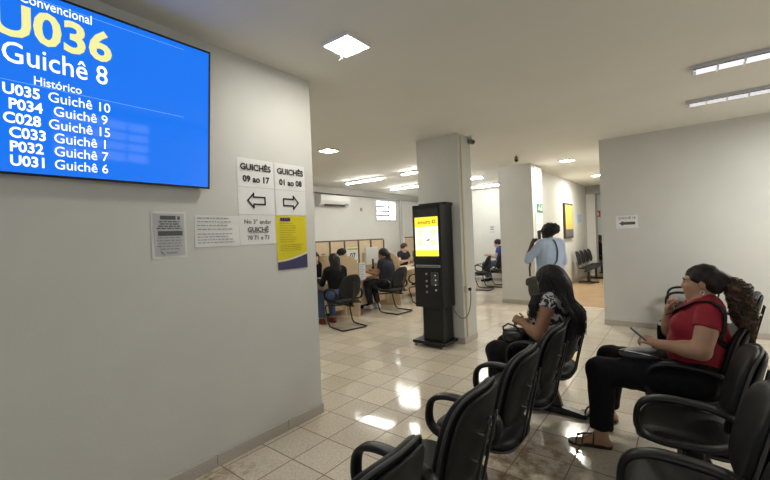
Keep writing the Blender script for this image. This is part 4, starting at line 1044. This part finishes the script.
# --- woman in the patterned blouse, seated with her head bowed
J = dict(pelvis=V(-.90, 3.31, .58), waist=V(-0.9, 3.31, .75), chest=V(-0.895, 3.31, .89), neck=V(-0.87, 3.31, 1.04), head=V(-0.895, 3.30, 1.135), F=V(-.88, -.12, -.50), U=Z, fwd=V(-1, 0, -.1),
         sl=V(-0.87, 3.145, .975), sr=V(-0.865, 3.475, .975), el=V(-0.935, 3.085, .735), wl=V(-1.08, 3.17, .80), er=V(-0.975, 3.52, .74), wr=V(-1.115, 3.38, .77),
         hl=V(-.92, 3.21, .56), hr=V(-.92, 3.41, .56), kl=V(-1.325, 3.20, .525), kr=V(-1.325, 3.42, .525), al=V(-1.335, 3.20, .09), ar=V(-1.335, 3.42, .09), fl=V(-1, -.05, 0), fr=V(-1, .1, 0))
PAT = bpy.data.materials.new('patterned_cloth'); PAT.use_nodes = True; nt = PAT.node_tree; b_ = nt.nodes['Principled BSDF']; b_.inputs['Roughness'].default_value = .8
tc = nt.nodes.new('ShaderNodeTexCoord'); n = nt.nodes.new('ShaderNodeTexNoise'); n.inputs['Scale'].default_value = 21; n.inputs['Detail'].default_value = 2.5; n.inputs['Distortion'].default_value = 1.2; nt.links.new(tc.outputs['Object'], n.inputs['Vector'])
r = nt.nodes.new('ShaderNodeValToRGB'); e = r.color_ramp.elements; e[0].position = .50; e[0].color = (.010, .010, .012, 1); e[1].position = .55; e[1].color = (.44, .43, .43, 1); nt.links.new(n.outputs[0], r.inputs[0]); nt.links.new(r.outputs[0], b_.inputs['Base Color'])
pat, q, A, TA = person('person', 'woman in a black and white patterned blouse with long straight hair, seated with bowed head', J, (-1.0, 3.31, 0), .0085, BROWN, 1.06, .95, .07, .07,
       ('blouse', PAT), .12, ('trousers', BLKCLOTH), .95, 1.10, 1.05, (V(-.85, .25, .35), V(.3, .6, -.7), V(0, .4, 1), .8, .03, .95, .5), (V(-.85, -.35, .1), V(0, -.2, -1), V(0, -1, 0), .8, .03, .95, .5), (V(0, 0, .54), V(0, 0, -1)), .09, shoe=mat('dark_shoe', (.02, .018, .017), .5))
BH = hairmat('black_hair', (.006, .0055, .006), (.014, .012, .012))
P_ = [ell(q(0, -.02, .035), np.array((.088, .108, .094)), A), ell(q(0, -.085, -.05), (.085, .06, .10), A, .05), cut(ell(q(0, .125, -.05), (.07, .085, .10), A, .02))]
dh = noise3(6, 70); solid('hair', P_, .008, BH, pat, .004, lambda X: .002*dh(X))
rng2 = np.random.default_rng(4)
def longh(i):
    a = rng2.uniform(-1, 1)*1.75; b = rng2.uniform(.1, 1.0)      # a: angle around the back of the head
    # from the crown, out over the head, then down the back and over the near shoulder
    side = math.sin(a); back = math.cos(a); r_ = 1+rng2.uniform(-.03, .09)
    c0 = q(side*.03*b, -.02, .128); c1 = q(side*.088*r_, .0-.045*back*.9+.0, .075); c2 = q(side*.105*r_, -.02-.11*max(back, -.1), -.005)
    c3 = q(side*.115*r_, -.02-.12*max(back, -.1), -.09)
    bx_ = J['neck']+V(.095+.055*back+rng2.normal(0, .010), -side*-.0, 0); lat = -A[0]*0
    w_ = side*.15*r_; yl = A[0]*w_
    c4 = V(bx_[0]-.02, bx_[1], 1.0)+yl*1.0; L = rng2.uniform(.86, 1.08)
    c5 = V(bx_[0]+.045, bx_[1], .90)+yl*1.10+rng2.normal(0, .008, 3); c6 = V(bx_[0]+.045, bx_[1], 1.04-.30*L)+yl*1.12+rng2.normal(0, .012, 3)
    if side < -.5 and rng2.uniform() < .8:      # a lock falling forward over the near shoulder
        fo = rng2.uniform(.0, .10); c2 = q(side*.098, fo*.8, .01); c3 = q(side*.10, fo+.015, -.085)
        c4 = V(-.925-.6*fo, 3.16, 1.02)+rng2.normal(0, .010, 3); c5 = V(-.955-.4*fo, 3.115, .95)+rng2.normal(0, .012, 3); c6 = V(-.975, 3.095, .89)+rng2.normal(0, .015, 3)
    K = [c0, c1, c2, c3, c4, c5, c6]; out = []
    for j in range(len(K)-1):
        p0, p1, p2, p3 = K[max(j-1, 0)], K[j], K[j+1], K[min(j+2, 6)]
        for s in range(3):
            t = s/3; out.append(Vector(.5*((2*p1)+(p2-p0)*t+(2*p0-5*p1+4*p2-p3)*t*t+(3*p1-p0-3*p2+p3)*t**3)))
    out.append(Vector(K[-1])); return out
bm = BM(); strands(bm, longh, 520, r=.0050); obj('long_hair', bm, BH, pat, 'all', weld=False)
hb = thing('handbag', 'black handbag on the lap of the woman in the patterned blouse', 'handbag', (-1.2, 3.28, .62))
po = BM(); pad(po, .10, .06, .13, lambda u, v, w: (-1.17+u, 3.24+v*1.6, .675+w*.9), 3.2, 36); obj('body', po, mat('black_leather', (.014, .014, .016), .35), hb, 'all')
po = BM(); tube(po, [(-1.25, 3.19, .70), (-1.25, 3.17, .75), (-1.20, 3.16, .785), (-1.14, 3.17, .765), (-1.10, 3.19, .70)], .008, 8); obj('handle', po, mat('black_leather', (.014, .014, .016), .35), hb, 'all')

# --- woman standing with a phone at her ear
Fb = unit(V(-.80, .60, 0)); Lb = np.cross(Z, Fb); Rb = -Lb
B = V(-1.62, 6.05, 0)
at = lambda l, f, z: B+Lb*l+Fb*f+Z*z
J = dict(pelvis=at(0, 0, .93), waist=at(0, .01, 1.08), chest=at(0, .0, 1.22), neck=at(0, -.01, 1.385), head=at(0, .035, 1.50), F=Fb*.95+V(0, 0, -.22)+Lb*.05, U=Z, fwd=Fb,
         sl=at(.175, -.01, 1.335), sr=at(-.175, -.01, 1.335), el=at(.30, .12, 1.12), wl=at(.165, .19, 1.36), er=at(-.24, .02, 1.07), wr=at(-.20, .20, 1.0),
         hl=at(.09, 0, .88), hr=at(-.09, 0, .88), kl=at(.095, .02, .49), kr=at(-.095, .03, .49), al=at(.10, -.02, .09), ar=at(-.10, .03, .09), fl=Fb+Lb*.2, fr=Fb-Lb*.2)
SHIRT = mat('pale_blue_shirt', (.44, .54, .70), .8, noise=.05, nscale=20)
blue, q, A, TA = person('person', 'woman in a pale blue shirt standing by the corridor with a phone at her ear', J, (-1.62, 6.05, 0), .010, DARK, 1.16, .98, .07, .06,
       ('shirt', SHIRT), 1.35, ('trousers', BLKCLOTH), .96, 1.18, 1.05, (Z*.8-Lb*.45+Fb*.1, -Lb+Fb*.1, -Fb*.6+Z*.6, 1.0, .02, .95, .6), None, (at(0, 0, .78), V(0, 0, -1)), .085, shoe=mat('dark_shoe', (.02, .018, .017), .5), topinfl=.022)
P_ = [ell(q(0, -.02, .04), (.092, .108, .095), A), ell(q(.01, -.135, .045), (.082, .075, .080), A, .03), ell(q(0, -.06, .09), (.08, .085, .06), A, .03), cut(ell(q(0, .125, -.05), (.07, .085, .10), A, .02))]
dh = noise3(8, 85); solid('hair', P_, .009, BH, blue, .004, lambda X: .006*dh(X))
ph2 = thing('mobile_phone', 'dark mobile phone at the ear of the woman in pale blue', 'phone', tuple(at(.10, .075, 1.44)))
bm = BM(); a0 = Vector(at(.105, .05, 1.43)); quad3(bm, a0, Vector(Fb*.02+Z*.13-Lb*.01), Vector(Fb*.07-Z*.01), Vector(Lb*.01)); obj('case', bm, mat('phone_dark', (.02, .02, .022), .3), ph2)
bm = BM(); quad3(bm, a0-Vector(Lb*.001)+Vector(Fb*.005+Z*.008), Vector(Fb*.018+Z*.112-Lb*.01), Vector(Fb*.058-Z*.01), Vector(-Lb*.0008)); obj('screen', bm, BLACKSCREEN, ph2)
sb = thing('shoulder_bag', 'dark grey shoulder bag with a brown strap beside the woman in pale blue', 'bag', tuple(at(.29, -.02, .55)))
LEA = mat('dark_grey_leather', (.024, .025, .025), .5, noise=.1, nscale=20)
def bagf(u, v, w): return Vector(at(.285+w*.8, -.03+u, 0.72+v-.03*(u/.15)**2*(1 if v > 0 else 0)))
po = BM(); pad(po, .155, .17, .13, lambda u, v, w: bagf(u, v, w), 3.2, 36); obj('body', po, LEA, sb, 'all')
po = BM(); pad(po, .15, .06, .02, lambda u, v, w: bagf(u, v+.09, w+.085), 4, 28); obj('flap', po, mat('grey_leather_flap', (.032, .033, .033), .45), sb, 'all')
stp = [at(.285, .10, .87), at(.285, .105, 1.00), at(.25, .12, 1.12), at(.16, .135, 1.28), at(.07, .09, 1.385), at(.03, .0, 1.425), at(.0, -.10, 1.36), at(-.01, -.165, 1.25), at(.02, -.165, 1.10), at(.12, -.17, .98), at(.22, -.15, .90), at(.28, -.15, .86)]
fine = []
for i in range(len(stp)-1):
    for q_ in range(4): fine.append(Vector(stp[i]).lerp(Vector(stp[i+1]), q_/4))
fine = [f if k_ < 8 or k_ > 36 else Vector(snap(blue, f, .012)) for k_, f in enumerate(fine)]; po = BM(); tube(po, fine, None, 8, flat=(.017, .004), upv=tuple(Fb)); obj('strap', po, mat('brown_strap', (.085, .045, .03), .5), sb, 'all')

# --- the people at the desks
def seated(name_lab, c, F, hairkind, top, bottom, skin_m, sleeve, shoe_m, st=1.0, zoff=0.0, reach=.30, lean=0.0, armz=.80, h=.014, legs=True, haircol=None, rside=None, look=None):
    """someone on a chair; c is the point on the floor under the hips, F the way they face."""
    F = unit(V(F[0], F[1], 0)); L = np.cross(Z, F); c = V(c[0], c[1], 0)
    p = lambda l, f, z: c+L*l+F*(f+lean*max(0, z-.55))+Z*(z+zoff)
    rr = reach if rside is None else rside
    J = dict(pelvis=p(0, 0, .57), waist=p(0, .0, .73), chest=p(0, .0, .89), neck=p(0, -.01, 1.05), head=p(0, .03, 1.165), F=(F if look is None else V(*look))+V(0, 0, -.15), U=Z, fwd=F,
             sl=p(.175, 0, .99), sr=p(-.175, 0, .99), el=p(.235, .10, .76), er=p(-.235, .10, .76), wl=p(.15, reach, armz), wr=p(-.15, rr, armz),
             hl=p(.09, .02, .55), hr=p(-.09, .02, .55), kl=p(.11, .45, .53), kr=p(-.11, .45, .53), al=p(.10, .40, .09), ar=p(-.10, .34, .09), fl=F, fr=F)
    b, q, A, TA = person('person', name_lab, J, c, h, skin_m, st, .97, 0, 0, ('top', top), sleeve, ('trousers', bottom), .94, 1.0, 1.0, None, None, (c+Z*(.50+zoff), V(0, 0, -1)), .085, shoe=shoe_m, feet=False)
    hm = haircol or BH
    P_ = [ell(q(0, -.02, .038), (.086, .106, .092), A)]
    if hairkind == 'long': P_ += [cap(q(0, -.075, .0), q(0, -.085, -.20), .070, .075, .05), cap(q(-.06, -.03, .0), q(-.075, -.05, -.17), .035, .03, .04), cap(q(.06, -.03, .0), q(.075, -.05, -.17), .035, .03, .04)]
    if hairkind == 'tail': P_ += [ell(q(0, -.11, -.01), (.04, .04, .05), A, .03), cap(q(0, -.13, -.03), q(0, -.12, -.25), .045, .03, .03)]
    if hairkind == 'bun': P_ += [ell(q(0, -.10, .03), (.055, .05, .055), A, .03)]
    P_.append(cut(ell(q(0, .125, -.05), (.068, .085, .10), A, .02)))
    dd_ = noise3(12, 60); solid('hair', P_, .011, hm, b, .004, lambda X: .003*dd_(X))
    return b, p
seated('customer in a black long-sleeved top and blue jeans, seated with back to the room', (-4.92, 4.86), (-.97, .22), 'long', BLKCLOTH, JEANS, TAN, 2, mat('red_shoe', (.20, .02, .02), .5), 1.08, 0, .36, .10)
seated('customer in navy with a ponytail and white shoes, leaning to the desk', (-4.98, 6.42), (-1, -.12), 'tail', NAVYC, NAVYC, BROWN, .55, mat('white_shoe', (.70, .70, .70), .6), 1.45, 0.02, .42, .12)
seated('attendant in black with long dark hair at the edge of the sign wall', (-6.30, 5.56), (1, -.5), 'long', BLKCLOTH, BLKCLOTH, PALE, .7, BLKCLOTH, 1.0, 0, .34, .12, .80)
seated('attendant with dark hair pulled back, facing right beside the number 07', (-6.05, 6.12), (1, .35), 'bun', BLKCLOTH, BLKCLOTH, PALE, .7, BLKCLOTH, 1.0, .04, .30, .04, .80, rside=.30)
seated('man in a dark shirt with short brown hair behind a black monitor', (-6.40, 8.95), (1, -.15), 'short', NAVYC, NAVYC, PALE, .5, BLKCLOTH, 1.1, .06, .34, .10, .82, haircol=hairmat('short_brown_hair', (.045, .028, .017)))
seated('person in a royal blue top seated at the far desk between the pillars', (-4.55, 11.55), (-1, -.25), 'bun', mat('royal_blue', (.035, .06, .28), .8), JEANS, PALE, .5, BLKCLOTH, 1.0, .05, .34, .08)
seated('person in black at the corridor end, half hidden by the wall edge', (-2.45, 15.05), (1, -.1), 'bun', BLKCLOTH, BLKCLOTH, DARK, 2, BLKCLOTH, 1.0, .03, .3, .05)
